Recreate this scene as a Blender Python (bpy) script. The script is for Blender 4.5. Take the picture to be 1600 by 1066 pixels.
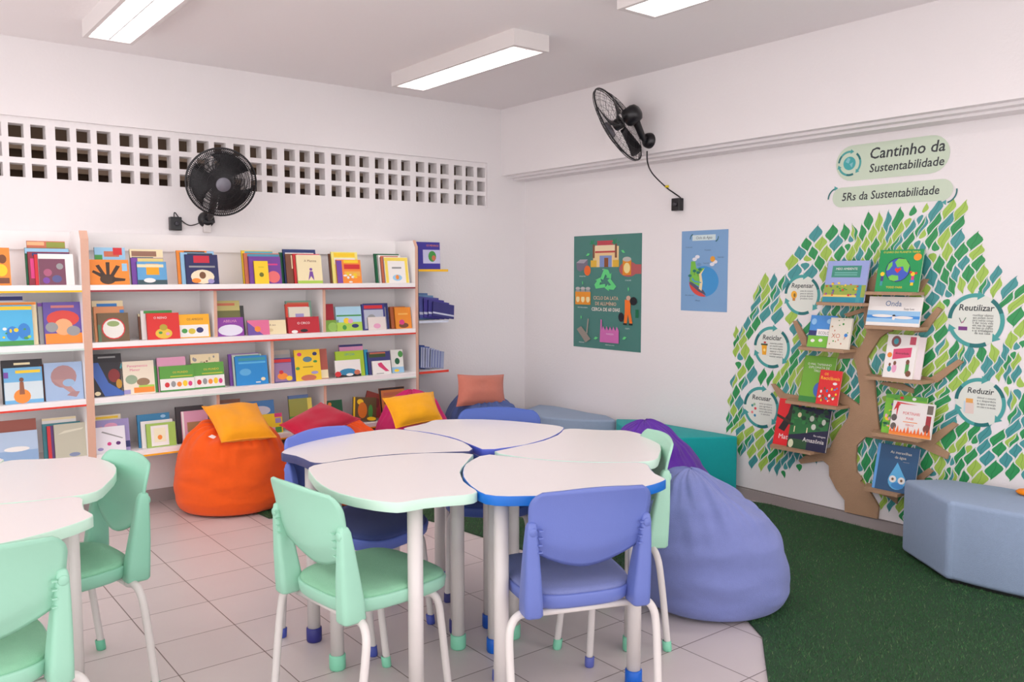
import bpy, bmesh, math, random
from mathutils import Vector, Matrix, noise
# ------------------------------------------------------------------ clear
for o in list(bpy.data.objects): bpy.data.objects.remove(o)
S = bpy.context.scene
COL = S.collection
PI = math.pi
# ------------------------------------------------------------------ camera
CAMP = Vector((-4.0608, -5.3071, 1.36)); F = 1332.95; YAW, PITCH = 0.6655, -0.0769
fw = Vector((math.sin(YAW)*math.cos(PITCH), math.cos(YAW)*math.cos(PITCH), math.sin(PITCH)))
rt = Vector((math.cos(YAW), -math.sin(YAW), 0)); up = rt.cross(fw)
cd = bpy.data.cameras.new('camera'); cam = bpy.data.objects.new('camera', cd); COL.objects.link(cam)
cam.matrix_world = Matrix(((rt.x, up.x, -fw.x, CAMP.x), (rt.y, up.y, -fw.y, CAMP.y), (rt.z, up.z, -fw.z, CAMP.z), (0, 0, 0, 1)))
cd.sensor_fit = 'HORIZONTAL'; cd.sensor_width = 36; cd.lens = F*36/1600; cd.clip_start = .05; cd.clip_end = 60
S.camera = cam
# ------------------------------------------------------------------ world, lights, exposure
w = bpy.data.worlds.new('world'); S.world = w; w.use_nodes = True
w.node_tree.nodes['Background'].inputs[0].default_value = (1, .965, .975, 1)
w.node_tree.nodes['Background'].inputs[1].default_value = 2.3
ROOM_ZC = 2.63
def area(name, loc, sx, sy, power, col=(1, .96, .965)):
    l = bpy.data.lights.new(name, 'AREA'); l.shape = 'RECTANGLE'; l.size = sx; l.size_y = sy; l.energy = power; l.color = col
    o = bpy.data.objects.new(name, l); COL.objects.link(o); o.location = loc; return o
LAMPS_IN_VIEW = [(-1.155, -1.15), (-2.935, -1.17), (-1.155, -3.14)]
for k, (x, y) in enumerate(LAMPS_IN_VIEW + [(-2.935, -3.14), (-4.7, -1.17), (-4.7, -3.14), (-1.155, -5.1), (-2.935, -5.1), (-4.7, -5.1)]):
    area('tube_light', (x, y, ROOM_ZC-.052), .15, 1.14, 5)
area('corridor_fill_light', (-3.2, .5, 2.55), 5.0, .3, 9, (1, .93, .86))  # added fill light, brightens the brown space behind the vent holes
S.view_settings.view_transform = 'Standard'; S.view_settings.look = 'None'; S.view_settings.gamma = 1
S.view_settings.use_curve_mapping = False; S.view_settings.exposure = 0.11
# ------------------------------------------------------------------ colour + materials
def lin(c):
    return tuple(((v/255)/12.92 if v/255 <= .04045 else ((v/255+.055)/1.055)**2.4) for v in c)
def mat(name, c, rough=.5, bump=None, spec=.5, coat=0, metal=0, sheen=0, var=None):
    m = bpy.data.materials.new(name); m.use_nodes = True; nt = m.node_tree; b = nt.nodes['Principled BSDF']
    b.inputs['Base Color'].default_value = (*lin(c), 1); b.inputs['Roughness'].default_value = rough
    b.inputs['Specular IOR Level'].default_value = spec; b.inputs['Metallic'].default_value = metal
    b.inputs['Coat Weight'].default_value = coat
    if sheen: b.inputs['Sheen Weight'].default_value = sheen
    tc = nt.nodes.new('ShaderNodeTexCoord')
    if bump:
        n = nt.nodes.new('ShaderNodeTexNoise'); n.inputs['Scale'].default_value = bump[0]; n.inputs['Detail'].default_value = 4
        nt.links.new(tc.outputs['Object'], n.inputs['Vector'])
        bp = nt.nodes.new('ShaderNodeBump'); bp.inputs['Strength'].default_value = bump[1]; bp.inputs['Distance'].default_value = .01
        nt.links.new(n.outputs['Fac'], bp.inputs['Height']); nt.links.new(bp.outputs['Normal'], b.inputs['Normal'])
    if var:
        n2 = nt.nodes.new('ShaderNodeTexNoise'); n2.inputs['Scale'].default_value = var[0]; n2.inputs['Detail'].default_value = 6
        nt.links.new(tc.outputs['Object'], n2.inputs['Vector'])
        r = nt.nodes.new('ShaderNodeMapRange'); r.inputs['To Min'].default_value = 1-var[1]; r.inputs['To Max'].default_value = 1+var[1]
        nt.links.new(n2.outputs['Fac'], r.inputs['Value'])
        mx = nt.nodes.new('ShaderNodeVectorMath'); mx.operation = 'SCALE'; mx.inputs[0].default_value = lin(c)
        nt.links.new(r.outputs['Result'], mx.inputs['Scale']); nt.links.new(mx.outputs['Vector'], b.inputs['Base Color'])
    return m
def paint_mat(name, rough, bump=None):
    m = mat(name, (255, 255, 255), rough, bump); nt = m.node_tree
    a = nt.nodes.new('ShaderNodeAttribute'); a.attribute_name = 'Col'
    nt.links.new(a.outputs['Color'], nt.nodes['Principled BSDF'].inputs['Base Color']); return m
PRINT = paint_mat('printed_paper', .45); MATTE = paint_mat('painted_matte', .7)
M = dict(
    wall=mat('wall_paint', (234, 229, 229), .55, (60, .12), var=(1.2, .015)),
    wall_back=mat('wall_paint_back', (235, 230, 230), .55, (60, .12), var=(1.2, .015)),
    ceil=mat('ceiling_paint', (240, 235, 235), .8, (40, .1)),
    base=mat('baseboard_tile', (160, 150, 148), .4, (30, .1), var=(4, .06)),
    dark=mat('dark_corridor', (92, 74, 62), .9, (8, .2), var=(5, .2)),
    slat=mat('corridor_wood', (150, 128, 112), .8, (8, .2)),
    shelf=mat('white_melamine', (242, 238, 237), .4, (90, .04)),
    tan=mat('beige_edge_band', (214, 170, 148), .6, (90, .1)),
    top=mat('white_laminate', (224, 218, 217), .28, (120, .02)),
    tube=mat('grey_enamel_tube', (215, 209, 206), .35, (80, .03)),
    black=mat('black_plastic', (22, 20, 24), .35, (80, .05)),
    wire=mat('black_wire', (24, 22, 26), .45, (80, .02)),
    mdf=mat('raw_mdf', (172, 138, 108), .75, (120, .3), var=(25, .07)),
    lampbody=mat('lamp_enamel', (222, 216, 214), .45, (60, .02)),
    mirror=mat('lamp_reflector', (238, 236, 236), .25, (60, .01)),
    label=mat('white_fabric_label', (235, 235, 235), .8, (100, .1)),
)
def plastic(n, c): return mat(n, c, .42, (260, .05), spec=.45)
def cloth(n, c, s=.25): return mat(n, c, .85, (420, .35), sheen=s, spec=.2, var=(60, .05))
def emit(name, c, s):
    m = bpy.data.materials.new(name); m.use_nodes = True; b = m.node_tree.nodes['Principled BSDF']
    b.inputs['Emission Color'].default_value = (*c, 1); b.inputs['Emission Strength'].default_value = s; return m
M['glow'] = emit('fluorescent_glow', (1, .985, .98), 11)
# ------------------------------------------------------------------ pixel rays onto real planes
def ray(u, v): return fw + rt*((u-800)/F) + up*((533-v)/F)
def onZ(u, v, z=0): d = ray(u, v); return CAMP + d*((z-CAMP.z)/d.z)
def onY(u, v, y=0): d = ray(u, v); return CAMP + d*((y-CAMP.y)/d.y)
def onX(u, v, x=0): d = ray(u, v); return CAMP + d*((x-CAMP.x)/d.x)
# ------------------------------------------------------------------ objects
def tag(o, label=None, cat=None, group=None, kind=None):
    if label: o['label'] = label
    if cat: o['category'] = cat
    if group: o['group'] = group
    if kind: o['kind'] = kind
    return o
def thing(name, label, cat, loc=(0, 0, 0), rz=0, group=None):
    o = bpy.data.objects.new(name, None); COL.objects.link(o); o.location = loc; o.rotation_euler = (0, 0, rz)
    o.empty_display_size = .1
    return tag(o, label, cat, group)
class MB:
    """collects faces; each face has colour and smooth flag"""
    def __init__(s): s.v = []; s.f = []; s.c = []; s.sm = []
    def add(s, vs, fs, col=(255, 255, 255), smooth=False):
        n = len(s.v); s.v += [tuple(v) for v in vs]
        for f in fs: s.f.append(tuple(i+n for i in f)); s.c.append(col); s.sm.append(smooth)
        return s
    def box(s, a, b, col=(255, 255, 255), M4=None):
        x0, y0, z0 = a; x1, y1, z1 = b
        vs = [Vector(p) for p in ((x0, y0, z0), (x1, y0, z0), (x1, y1, z0), (x0, y1, z0), (x0, y0, z1), (x1, y0, z1), (x1, y1, z1), (x0, y1, z1))]
        if M4: vs = [M4 @ v for v in vs]
        return s.add(vs, [(0, 3, 2, 1), (4, 5, 6, 7), (0, 1, 5, 4), (1, 2, 6, 5), (2, 3, 7, 6), (3, 0, 4, 7)], col)
    def prism(s, out, z0, z1, col=(255, 255, 255), side=None, M4=None, smooth=False):
        n = len(out); vs = [Vector((p[0], p[1], z0)) for p in out]+[Vector((p[0], p[1], z1)) for p in out]
        if M4: vs = [M4 @ v for v in vs]
        k = len(s.v); s.add(vs, [tuple(range(n-1, -1, -1)), tuple(range(n, 2*n))], col)
        s.v = s.v[:k]
        s.f = s.f[:-2]; s.c = s.c[:-2]; s.sm = s.sm[:-2]
        s.add(vs, [tuple(range(n-1, -1, -1)), tuple(range(n, 2*n))], col)
        for i in range(n):
            j = (i+1) % n; s.f.append((k+i, k+j, k+n+j, k+n+i)); s.c.append(side or col); s.sm.append(smooth)
        return s
    def tube(s, path, r, n=10, col=(255, 255, 255), caps=True):
        path = [Vector(p) for p in path]; R = r if isinstance(r, (list, tuple)) else [r]*len(path)
        rings = []; prev = None
        for i, p in enumerate(path):
            t = (path[min(i+1, len(path)-1)]-path[max(i-1, 0)]).normalized()
            if prev is None: a = t.orthogonal().normalized()
            else: a = (prev - t*prev.dot(t)).normalized()
            prev = a; b = t.cross(a)
            rings.append([p+(a*math.cos(2*PI*k/n)+b*math.sin(2*PI*k/n))*R[i] for k in range(n)])
        vs = [v for rg in rings for v in rg]; fs = []
        for i in range(len(path)-1):
            for k in range(n):
                fs.append((i*n+k, i*n+(k+1) % n, (i+1)*n+(k+1) % n, (i+1)*n+k))
        s.add(vs, fs, col, True)
        if caps:
            s.add([], [], col); m = len(s.v)-len(vs)
            s.f.append(tuple(m+k for k in range(n-1, -1, -1))); s.c.append(col); s.sm.append(False)
            s.f.append(tuple(m+(len(path)-1)*n+k for k in range(n))); s.c.append(col); s.sm.append(False)
        return s
    def lathe(s, prof, n=20, M4=None, col=(255, 255, 255)):
        vs = []; fs = []
        for (r, z) in prof:
            for k in range(n):
                v = Vector((r*math.cos(2*PI*k/n), r*math.sin(2*PI*k/n), z)); vs.append(M4 @ v if M4 else v)
        for i in range(len(prof)-1):
            for k in range(n): fs.append((i*n+k, i*n+(k+1) % n, (i+1)*n+(k+1) % n, (i+1)*n+k))
        s.add(vs, fs, col, True)
        return s
    def build(s, name, m, parent=None, M4=None, bevel=None, solid=None, sub=None):
        me = bpy.data.meshes.new(name); me.from_pydata(s.v, [], s.f); me.materials.append(m)
        me.polygons.foreach_set('use_smooth', s.sm)
        a = me.color_attributes.new('Col', 'FLOAT_COLOR', 'CORNER'); d = []
        for p, c in zip(me.polygons, s.c): d += [*lin(c), 1.0]*p.loop_total
        a.data.foreach_set('color', d)
        o = bpy.data.objects.new(name, me); COL.objects.link(o)
        if M4: o.matrix_world = M4
        if parent: o.parent = parent
        if solid:
            q = o.modifiers.new('solid', 'SOLIDIFY'); q.thickness = solid; q.offset = 0
        if bevel:
            q = o.modifiers.new('bevel', 'BEVEL'); q.width = bevel[0]; q.segments = bevel[1]; q.limit_method = 'ANGLE'; q.angle_limit = .6; q.harden_normals = False
        if sub:
            q = o.modifiers.new('sub', 'SUBSURF'); q.levels = sub; q.render_levels = sub
        return o
def struct(name, mb, m, **k):
    o = mb.build(name, m, **k); o['kind'] = 'structure'; return o
def copy_tree(o, parent=None):
    c = o.copy(); COL.objects.link(c)
    if parent: c.parent = parent
    for ch in o.children: copy_tree(ch, c)
    return c
# ------------------------------------------------------------------ printed artwork (2-D, local x right, y up, z out)
_tc = {}
def text_faces(s, shear=0.0, bold=0.0):
    key = (s, shear, bold)
    if key not in _tc:
        c = bpy.data.curves.new('lettering', 'FONT'); c.body = s; c.resolution_u = 2; c.shear = shear; c.offset = bold; c.align_x = 'CENTER'
        o = bpy.data.objects.new('lettering', c); COL.objects.link(o)
        me = bpy.data.meshes.new_from_object(o.evaluated_get(bpy.context.evaluated_depsgraph_get()))
        _tc[key] = ([tuple(v.co)[:2] for v in me.vertices], [tuple(p.vertices) for p in me.polygons])
        bpy.data.objects.remove(o); bpy.data.curves.remove(c); bpy.data.meshes.remove(me)
    return _tc[key]
class Art(MB):
    STEP = .00011
    def __init__(s, W=1, H=1, z=0): super().__init__(); s.W = W; s.H = H; s.z = z; s.l = 0
    def poly(s, pts, col, sm=False):
        s.l += 1; z = s.z+min(s.l, 60)*s.STEP
        s.add([(p[0]*s.W, p[1]*s.H, z) for p in pts], [tuple(range(len(pts)))], col); return s
    def r(s, x0, y0, x1, y1, col): return s.poly([(x0, y0), (x1, y0), (x1, y1), (x0, y1)], col)
    def e(s, cx, cy, rx, ry, col, n=20, a0=0, a1=2*PI):
        return s.poly([(cx+rx*math.cos(a0+(a1-a0)*k/n), cy+ry*math.sin(a0+(a1-a0)*k/n)) for k in range(n)], col)
    def t(s, txt, cx, cy, size, col, shear=0, bold=0, maxw=None):
        vs, fs = text_faces(txt, shear, bold)
        if not vs: return s
        s.l += 1; z = s.z+min(s.l, 60)*s.STEP
        k = size*s.H if s.W != 1 or s.H != 1 else size
        wd = max(v[0] for v in vs)-min(v[0] for v in vs); kx = k
        if maxw and wd*k > maxw*s.W: kx = maxw*s.W/wd
        s.add([(cx*s.W+v[0]*kx, cy*s.H+v[1]*k, z) for v in vs], fs, col); return s
    def line(s, pts, wd, col):
        for a, b in zip(pts, pts[1:]):
            a = Vector(a); b = Vector(b); d = (b-a); d.normalize(); n = Vector((-d.y, d.x))*wd/2
            s.poly([a-n, b-n, b+n, a+n], col); s.l -= 1
        s.l += 1
        return s
    def arc(s, cx, cy, r0, r1, a0, a1, col, n=12):
        pts = [(cx+r1*math.cos(a0+(a1-a0)*k/n), cy+r1*math.sin(a0+(a1-a0)*k/n)) for k in range(n+1)]
        pts += [(cx+r0*math.cos(a1+(a0-a1)*k/n), cy+r0*math.sin(a1+(a0-a1)*k/n)) for k in range(n+1)]
        fs = [(k, k+1, 2*n+1-k-1, 2*n+1-k) for k in range(n)]
        s.l += 1; z = s.z+min(s.l, 60)*s.STEP
        if a1 < a0: fs = [f[::-1] for f in fs]
        s.add([(p[0]*s.W, p[1]*s.H, z) for p in pts], [f[::-1] for f in fs], col); return s
def on_right_wall(x): return Matrix(((0, 0, -1, x), (-1, 0, 0, 0), (0, 1, 0, 0), (0, 0, 0, 1)))   # local x -> -Y, y -> Z
XR = .235                                                            # plane of the lower right wall
def W2(u, v, x=XR):                                                   # photo point -> (a, b) on the right wall
    p = onX(u, v, x); return (-p.y, p.z)
# ================================================================== SETTING
XL, YB = -6.6, -7.6
f = MB(); f.add([(XL, YB, 0), (.3, YB, 0), (.3, .02, 0), (XL, .02, 0)], [(0, 1, 2, 3)])
fm = mat('floor_tiles', (196, 184, 182), .35, (25, .06)); nt = fm.node_tree
tc = nt.nodes.new('ShaderNodeTexCoord'); mp = nt.nodes.new('ShaderNodeMapping'); mp.inputs['Location'].default_value = (1.705+.3025*20, 3.606+.3025*20, 0)
br = nt.nodes.new('ShaderNodeTexBrick'); br.offset = 0; br.squash = 1
br.inputs['Scale'].default_value = 1; br.inputs['Brick Width'].default_value = .3025; br.inputs['Row Height'].default_value = .3025
br.inputs['Mortar Size'].default_value = .0022; br.inputs['Mortar Smooth'].default_value = .2; br.inputs['Bias'].default_value = 0
br.inputs['Color1'].default_value = (*lin((208, 197, 195)), 1); br.inputs['Color2'].default_value = (*lin((204, 193, 191)), 1); br.inputs['Mortar'].default_value = (*lin((112, 98, 92)), 1)
nz = nt.nodes.new('ShaderNodeTexNoise'); nz.inputs['Scale'].default_value = 3; nz.inputs['Detail'].default_value = 8
mr = nt.nodes.new('ShaderNodeMapRange'); mr.inputs['To Min'].default_value = .93; mr.inputs['To Max'].default_value = 1.05
sc = nt.nodes.new('ShaderNodeVectorMath'); sc.operation = 'SCALE'
L = nt.links.new
L(tc.outputs['Object'], mp.inputs['Vector']); L(mp.outputs['Vector'], br.inputs['Vector']); L(tc.outputs['Object'], nz.inputs['Vector'])
L(nz.outputs['Fac'], mr.inputs['Value']); L(br.outputs['Color'], sc.inputs[0]); L(mr.outputs['Result'], sc.inputs['Scale'])
L(sc.outputs['Vector'], nt.nodes['Principled BSDF'].inputs['Base Color'])
struct('floor', f, fm)
c = MB(); c.box((XL, YB, ROOM_ZC), (.3, .1, ROOM_ZC+.1)); struct('ceiling', c, M['ceil'])
# back wall with the opening of the vent band
VZ0, VZ1, VX1 = 1.875, 2.215, -.135
b = MB(); b.box((XL, 0, 0), (.25, .15, VZ0)); b.box((XL, 0, VZ1), (.25, .15, ROOM_ZC)); b.box((VX1, 0, VZ0), (.25, .15, VZ1))
b.box((0, -.0, 0), (.001, .0, .001))
struct('wall_back', b, M['wall_back'])
# perforated block band, recessed 25 mm
holes = []; k = -10
while True:
    for j in range(3):
        x0 = -1.758+.3328*k+.106*j
        if x0+.08 < VX1+.02 and x0 > -6.2: holes.append((x0, x0+.074))
    k += 1
    if k > 6: break
zr = [(1.892, 1.967), (1.998, 2.074), (2.104, 2.179)]
g = MB(); ya, yb = .022, .11
xs = sorted({-6.4, VX1} | {v for h in holes for v in h}); zs = sorted({VZ0, VZ1} | {v for r in zr for v in r})
def ishole(xm, zm): return any(a < xm < b_ for a, b_ in holes) and any(a < zm < b_ for a, b_ in zr)
for i in range(len(xs)-1):
    for j in range(len(zs)-1):
        if not ishole((xs[i]+xs[i+1])/2, (zs[j]+zs[j+1])/2):
            g.add([(xs[i], ya, zs[j]), (xs[i+1], ya, zs[j]), (xs[i+1], ya, zs[j+1]), (xs[i], ya, zs[j+1])], [(0, 1, 2, 3)])
for (a, b_) in holes:
    for (z0, z1) in zr:
        g.add([(a, ya, z0), (b_, ya, z0), (b_, ya, z1), (a, ya, z1), (a, yb, z0), (b_, yb, z0), (b_, yb, z1), (a, yb, z1)],
              [(0, 4, 5, 1), (1, 5, 6, 2), (2, 6, 7, 3), (3, 7, 4, 0)])
struct('window_1', g, M['wall_back'])
# corridor beyond the vent: added boarded box, closed to keep world light out
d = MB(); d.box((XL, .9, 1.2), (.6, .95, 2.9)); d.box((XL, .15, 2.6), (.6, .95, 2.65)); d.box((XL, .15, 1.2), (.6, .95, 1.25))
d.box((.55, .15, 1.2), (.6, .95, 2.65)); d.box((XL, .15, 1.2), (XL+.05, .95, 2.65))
struct('corridor_enclosure', d, M['dark'])
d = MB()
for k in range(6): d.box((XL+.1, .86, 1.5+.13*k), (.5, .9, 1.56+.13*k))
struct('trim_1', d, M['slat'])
# right wall: upper beam flush with x=0, lower wall set back
r = MB(); r.box((XR, YB, 0), (XR+.15, .02, ROOM_ZC)); struct('wall_right', r, M['wall'])
r = MB(); r.box((0, YB, 2.127), (XR, 0, ROOM_ZC)); struct('trim_4', r, M['wall'])
r = MB(); r.box((.055, YB, 2.112), (XR, 0, 2.128)); r.box((.115, YB, 2.098), (XR, 0, 2.113)); struct('trim_2', r, M['wall'])
r = MB(); r.box((XL, -.012, 0), (XR-.012, 0, .075)); struct('baseboard_back', r, M['base'])
r = MB(); r.box((XR-.014, YB, 0), (XR, 0, .06)); struct('baseboard_right', r, M['base'])
r = MB(); r.box((XR-.006, YB, .06), (XR, -.02, .066)); struct('trim_3', r, mat('baseboard_top_line', (120, 112, 110), .8, (30, .1)))  # thin darker strip along the top of the baseboard
# ------------------------------------------------------------------ artificial turf
edge = [(-2.235, -.02), (-2.26, -.5), (-2.239, -.781), (-2.13, -.83), (-1.90, -1.0), (-1.70, -1.17), (-1.563, -1.359), (-1.53, -1.48), (-1.515, -1.65), (-1.5, -1.79), (-1.47, -2.065),
        (-1.40, -2.4), (-1.31, -2.8), (-1.29, -3.1), (-1.32, -3.32), (-1.40, -3.44), (-1.541, -3.552), (-1.70, -3.68), (-1.85, -3.86), (-1.95, -4.2), (-1.95, -4.8)]
walle = [(XR-.016, -4.8), (XR-.016, -3.3), (XR-.03, -3.1), (XR-.02, -2.75), (XR-.035, -2.5), (XR-.03, -2.35), (XR-.06, -2.22), (XR-.02, -2.12), (XR-.016, -.02)]
outl = edge + walle
tm = MB(); tm.prism(outl, .001, .008, (30, 62, 34))
turf_m = paint_mat('turf_fibres', .75)
turf = thing('grass_carpet', 'dark green artificial grass carpet with curved edge in front of mural wall', 'carpet', (-.8, -2.5, 0)); turf['label'] = 'dark green artificial grass carpet with a curved edge over the floor tiles'
o = tm.build('backing', turf_m, turf); o.location = (.8, 2.5, 0)
def inside(px, py, P):
    c_ = False; n = len(P); j = n-1
    for i in range(n):
        xi, yi = P[i]; xj, yj = P[j]
        if (yi > py) != (yj > py) and px < (xj-xi)*(py-yi)/(yj-yi)+xi: c_ = not c_
        j = i
    return c_
random.seed(5)
vs = []; fs = []; cs = []
for k in range(230000):
    x = random.uniform(-2.3, XR-.02); y = random.uniform(-4.75, -.1)
    # more blades near the viewer's open area
    if not inside(x, y, outl): continue
    a = random.uniform(0, PI); L_ = random.uniform(.007, .014); wd = random.uniform(.0009, .0016)
    n1 = noise.noise(Vector((x*3, y*3, 0)))
    la = random.uniform(0, 2*PI); ln = random.uniform(.2, 1.0)*L_
    dx, dy = math.cos(a)*wd, math.sin(a)*wd; i = len(vs)
    vs += [(x-dx, y-dy, .006), (x+dx, y+dy, .006), (x+math.cos(la)*ln, y+math.sin(la)*ln, .006+L_)]
    fs.append((i, i+1, i+2)); q = random.random()*.7+.3*(n1+.5)
    cs.append((int(34+34*q), int(84+38*q), int(40+34*q)) if random.random() > .06 else (112, 140, 92))
me = bpy.data.meshes.new('blades'); me.from_pydata(vs, [], fs); me.materials.append(turf_m)
at = me.color_attributes.new('Col', 'FLOAT_COLOR', 'CORNER'); dd = []
for c_ in cs: dd += [*lin(c_), 1.0]*3
at.data.foreach_set('color', dd)
o = bpy.data.objects.new('blades', me); COL.objects.link(o); o.parent = turf; o.location = (.8, 2.5, 0); o['kind'] = 'stuff'
# ================================================================== CEILING LAMPS
def lamp(x, y, label):
    t = thing('ceiling_lamp', label, 'ceiling lamp', (x, y, ROOM_ZC-.085), 0, 'ceiling lamps')
    hw, hl, hh = .118, .625, .085
    m = MB(); m.box((-hw, -hl, hh-.012), (hw, hl, hh)); z1 = hh-.0121
    m.box((-hw, -hl, 0), (hw, -hl+.03, z1)); m.box((-hw, hl-.03, 0), (hw, hl, z1))
    m.box((-hw, -hl+.0301, 0), (-hw+.02, hl-.0301, z1)); m.box((hw-.02, -hl+.0301, 0), (hw, hl-.0301, z1))
    m.build('housing', M['lampbody'], t)
    m = MB(); m.box((-.004, -hl+.03, .004), (.004, hl-.03, .026))
    n = 15
    for k in range(n):
        yy = -hl+.06+k*(2*hl-.12)/(n-1)
        m.add([(-hw+.021, yy-.002, .005), (hw-.021, yy-.002, .005), (hw-.021, yy+.002, .005), (-hw+.021, yy+.002, .005), (-hw+.021, yy-.005, .026), (hw-.021, yy-.005, .026), (hw-.021, yy+.005, .026), (-hw+.021, yy+.005, .026)],
              [(0, 3, 2, 1), (4, 5, 6, 7), (0, 1, 5, 4), (1, 2, 6, 5), (2, 3, 7, 6), (3, 0, 4, 7)])
    m.build('louver', M['mirror'], t)
    for sx in (-.055, .055):
        m = MB(); m.tube([(sx, -hl+.035, .045), (sx, hl-.035, .045)], .013, 10); m.build('fluorescent_tube', M['glow'], t)
    return t
lamp(*LAMPS_IN_VIEW[0], 'white box lamp with glowing tubes nearest the room corner, above the flower table')
lamp(*LAMPS_IN_VIEW[1], 'glowing ceiling lamp above the left bookcase, cut by top edge of photo')
lamp(*LAMPS_IN_VIEW[2], 'ceiling lamp with visible louvers at the top of the photo, right of centre')
# ================================================================== BOOKCASES ON THE BACK WALL
DS = .30; ROWZ = [1.274, .962, .659, .345]; BT = .034; GREENW = (205, 222, 214)
def bookcase(x0, x1, strips, dividers, label, leftpanel=True):
    t = thing('bookcase', label, 'bookcase', ((x0+x1)/2, -DS/2, .30), 0, 'bookcases on the back wall'); ox, oy, oz = t.location
    def P(m, n, mt, **k):
        o = m.build(n, mt, t, **k); o.location = (-ox, -oy, -oz); return o
    for xa, nm in ((x0, 'side_panel'), (x1-.018, 'side_panel')):
        m = MB(); pts = [(-DS+.004, .30), (-DS+.004, 1.555), (-DS+.03, 1.595), (-.002, 1.60), (-.002, .30)]
        MX = Matrix(((0, 0, 1, xa), (1, 0, 0, 0), (0, 1, 0, 0), (0, 0, 0, 1)))
        m.prism(pts, 0, .018, M4=MX); sp = P(m, nm, M['shelf'])
        m = MB(); m.box((xa-.001, -DS, .30), (xa+.019, -DS+.004, 1.555))
        m.add([(xa-.001, -DS, 1.555), (xa+.019, -DS, 1.555), (xa+.019, -DS+.028, 1.599), (xa-.001, -DS+.028, 1.599), (xa-.001, -DS+.006, 1.552), (xa+.019, -DS+.006, 1.552), (xa+.019, -DS+.03, 1.594), (xa-.001, -DS+.03, 1.594)],
              [(0, 1, 2, 3), (7, 6, 5, 4), (0, 4, 5, 1), (1, 5, 6, 2), (2, 6, 7, 3), (3, 7, 4, 0)])
        e_ = m.build('edge_band', M['tan'], sp)
    m = MB(); m.box((x0+.018, -.012, .31), (x1-.018, -.002, 1.50)); P(m, 'back_panel', M['shelf'])
    m = MB(); m.box((x0+.018, -.03, 1.50), (x1-.018, -.002, 1.60)); P(m, 'top_rail', M['shelf'])
    for z, st in zip(ROWZ, strips):
        m = MB(); m.box((x0+.018, -DS+.003, z+.002), (x1-.018, -.012, z+BT)); s = P(m, 'shelf', M['shelf'], bevel=(.002, 2))
        m = MB(); m.box((x0+.019, -DS+.0015, z-.004), (x1-.019, -DS+.012, z+.006), st); m.build('front_strip', MATTE, s)
    for x, r_ in dividers:
        z0 = ROWZ[r_]+BT; z1 = ROWZ[r_-1]+.002
        m = MB(); m.box((x-.008, -DS+.035, z0), (x+.008, -.012, z1)); dv = P(m, 'divider', M['shelf'])
        m = MB(); m.box((x-.009, -DS+.031, z0), (x+.009, -DS+.035, z1)); m.build('edge_band', M['tan'], dv)
    return t
XM0, XM1, XLL = -3.028, -.950, -5.20
bookcase(XM0, XM1, [(150, 60, 66), (222, 62, 44), GREENW, (244, 176, 32)],
         [(onY(337, 500, -.265).x, 1), (onY(506.5, 490, -.265).x, 1), (onY(426, 590, -.265).x, 2), (onY(341, 640, -.265).x, 3), (onY(508, 620, -.265).x, 3)],
         'wide white wall bookcase full of picture books, right of the double tan panel')
bookcase(XLL, XM0-.002, [(244, 190, 40), GREENW, (222, 62, 44), (70, 150, 90)], [(-4.3, 1), (-4.0, 2)],
         'white bookcase at the left edge of photo, left of the double tan panel')
# small display shelves behind the right end panel
et = thing('end_shelf_unit', 'narrow end display with small shelves beside right end of the wide bookcase', 'shelf', (-.93, -.15, .66))
m = MB(); m.box((-.0185, -.146, -.34), (-.0125, .146, .90)); m.build('panel', mat('navy_panel_edge', (58, 62, 84), .5, (90, .1)), et)
for zz, cc in ((1.388, (246, 190, 40)), (1.03, (205, 210, 225)), (.676, (226, 70, 52))):
    m = MB(); m.box((-.0125, -.12, zz-.66), (.245, .146, zz-.648)); s = m.build('shelf', M['shelf'], et)
    m = MB(); m.box((-.0125, -.124, zz-.662), (.247, -.12, zz-.646), cc); m.build('front_strip', MATTE, s)
# ------------------------------------------------------------------ books
CL = dict(w=(236, 232, 228), k=(34, 30, 36), r=(208, 44, 50), o=(240, 140, 50), y=(244, 204, 40), g=(70, 150, 70), G=(20, 96, 60), b=(52, 130, 205), n=(44, 50, 110), p=(120, 70, 160), m=(214, 60, 130),
          t=(60, 150, 160), c=(238, 222, 180), s=(150, 196, 226), l=(170, 205, 80), d=(120, 72, 50), a=(150, 150, 150), f=(226, 160, 190), v=(160, 150, 200), e=(200, 110, 80), M=(140, 44, 60))
def book_mesh(wd, ht, th, cover, art=None, spine=None, tilt_pages=True):
    A = Art(wd, ht, 0); sp = spine or tuple(int(v*.85) for v in cover); pg = (232, 226, 214)
    A.box((0, 0, -.0015), (wd, ht, 0), cover); A.box((0, 0, -th), (wd, ht, -th+.0015), cover)
    A.box((0, 0, -th), (.0015, ht, 0), sp); A.box((.0015, .002, -th+.0015), (wd-.003, ht-.002, -.0015), pg)
    if art:
        for q in art:
            if q[0] == 'r': A.r(q[1]+.005, max(q[2], .004), min(q[3], .996), min(q[4], .996), CL.get(q[5], q[5]))
            elif q[0] == 'e': A.e(q[1], q[2], q[3], q[4], CL.get(q[5], q[5]), 16)
            elif q[0] == 'p': A.poly(q[1], CL.get(q[2], q[2]))
            elif q[0] == 't': A.t(q[1], q[2], q[3], q[4], CL.get(q[5], q[5]), maxw=q[6] if len(q) > 6 else .9)
    return A
def speckle(seed, n, x0, y0, x1, y1, cols, s=.08):
    R = random.Random(seed); return [('e', R.uniform(x0, x1), R.uniform(y0, y1), R.uniform(.4, 1)*s, R.uniform(.4, 1)*s*.8, R.choice(cols)) for _ in range(n)]
NB = 0
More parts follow.
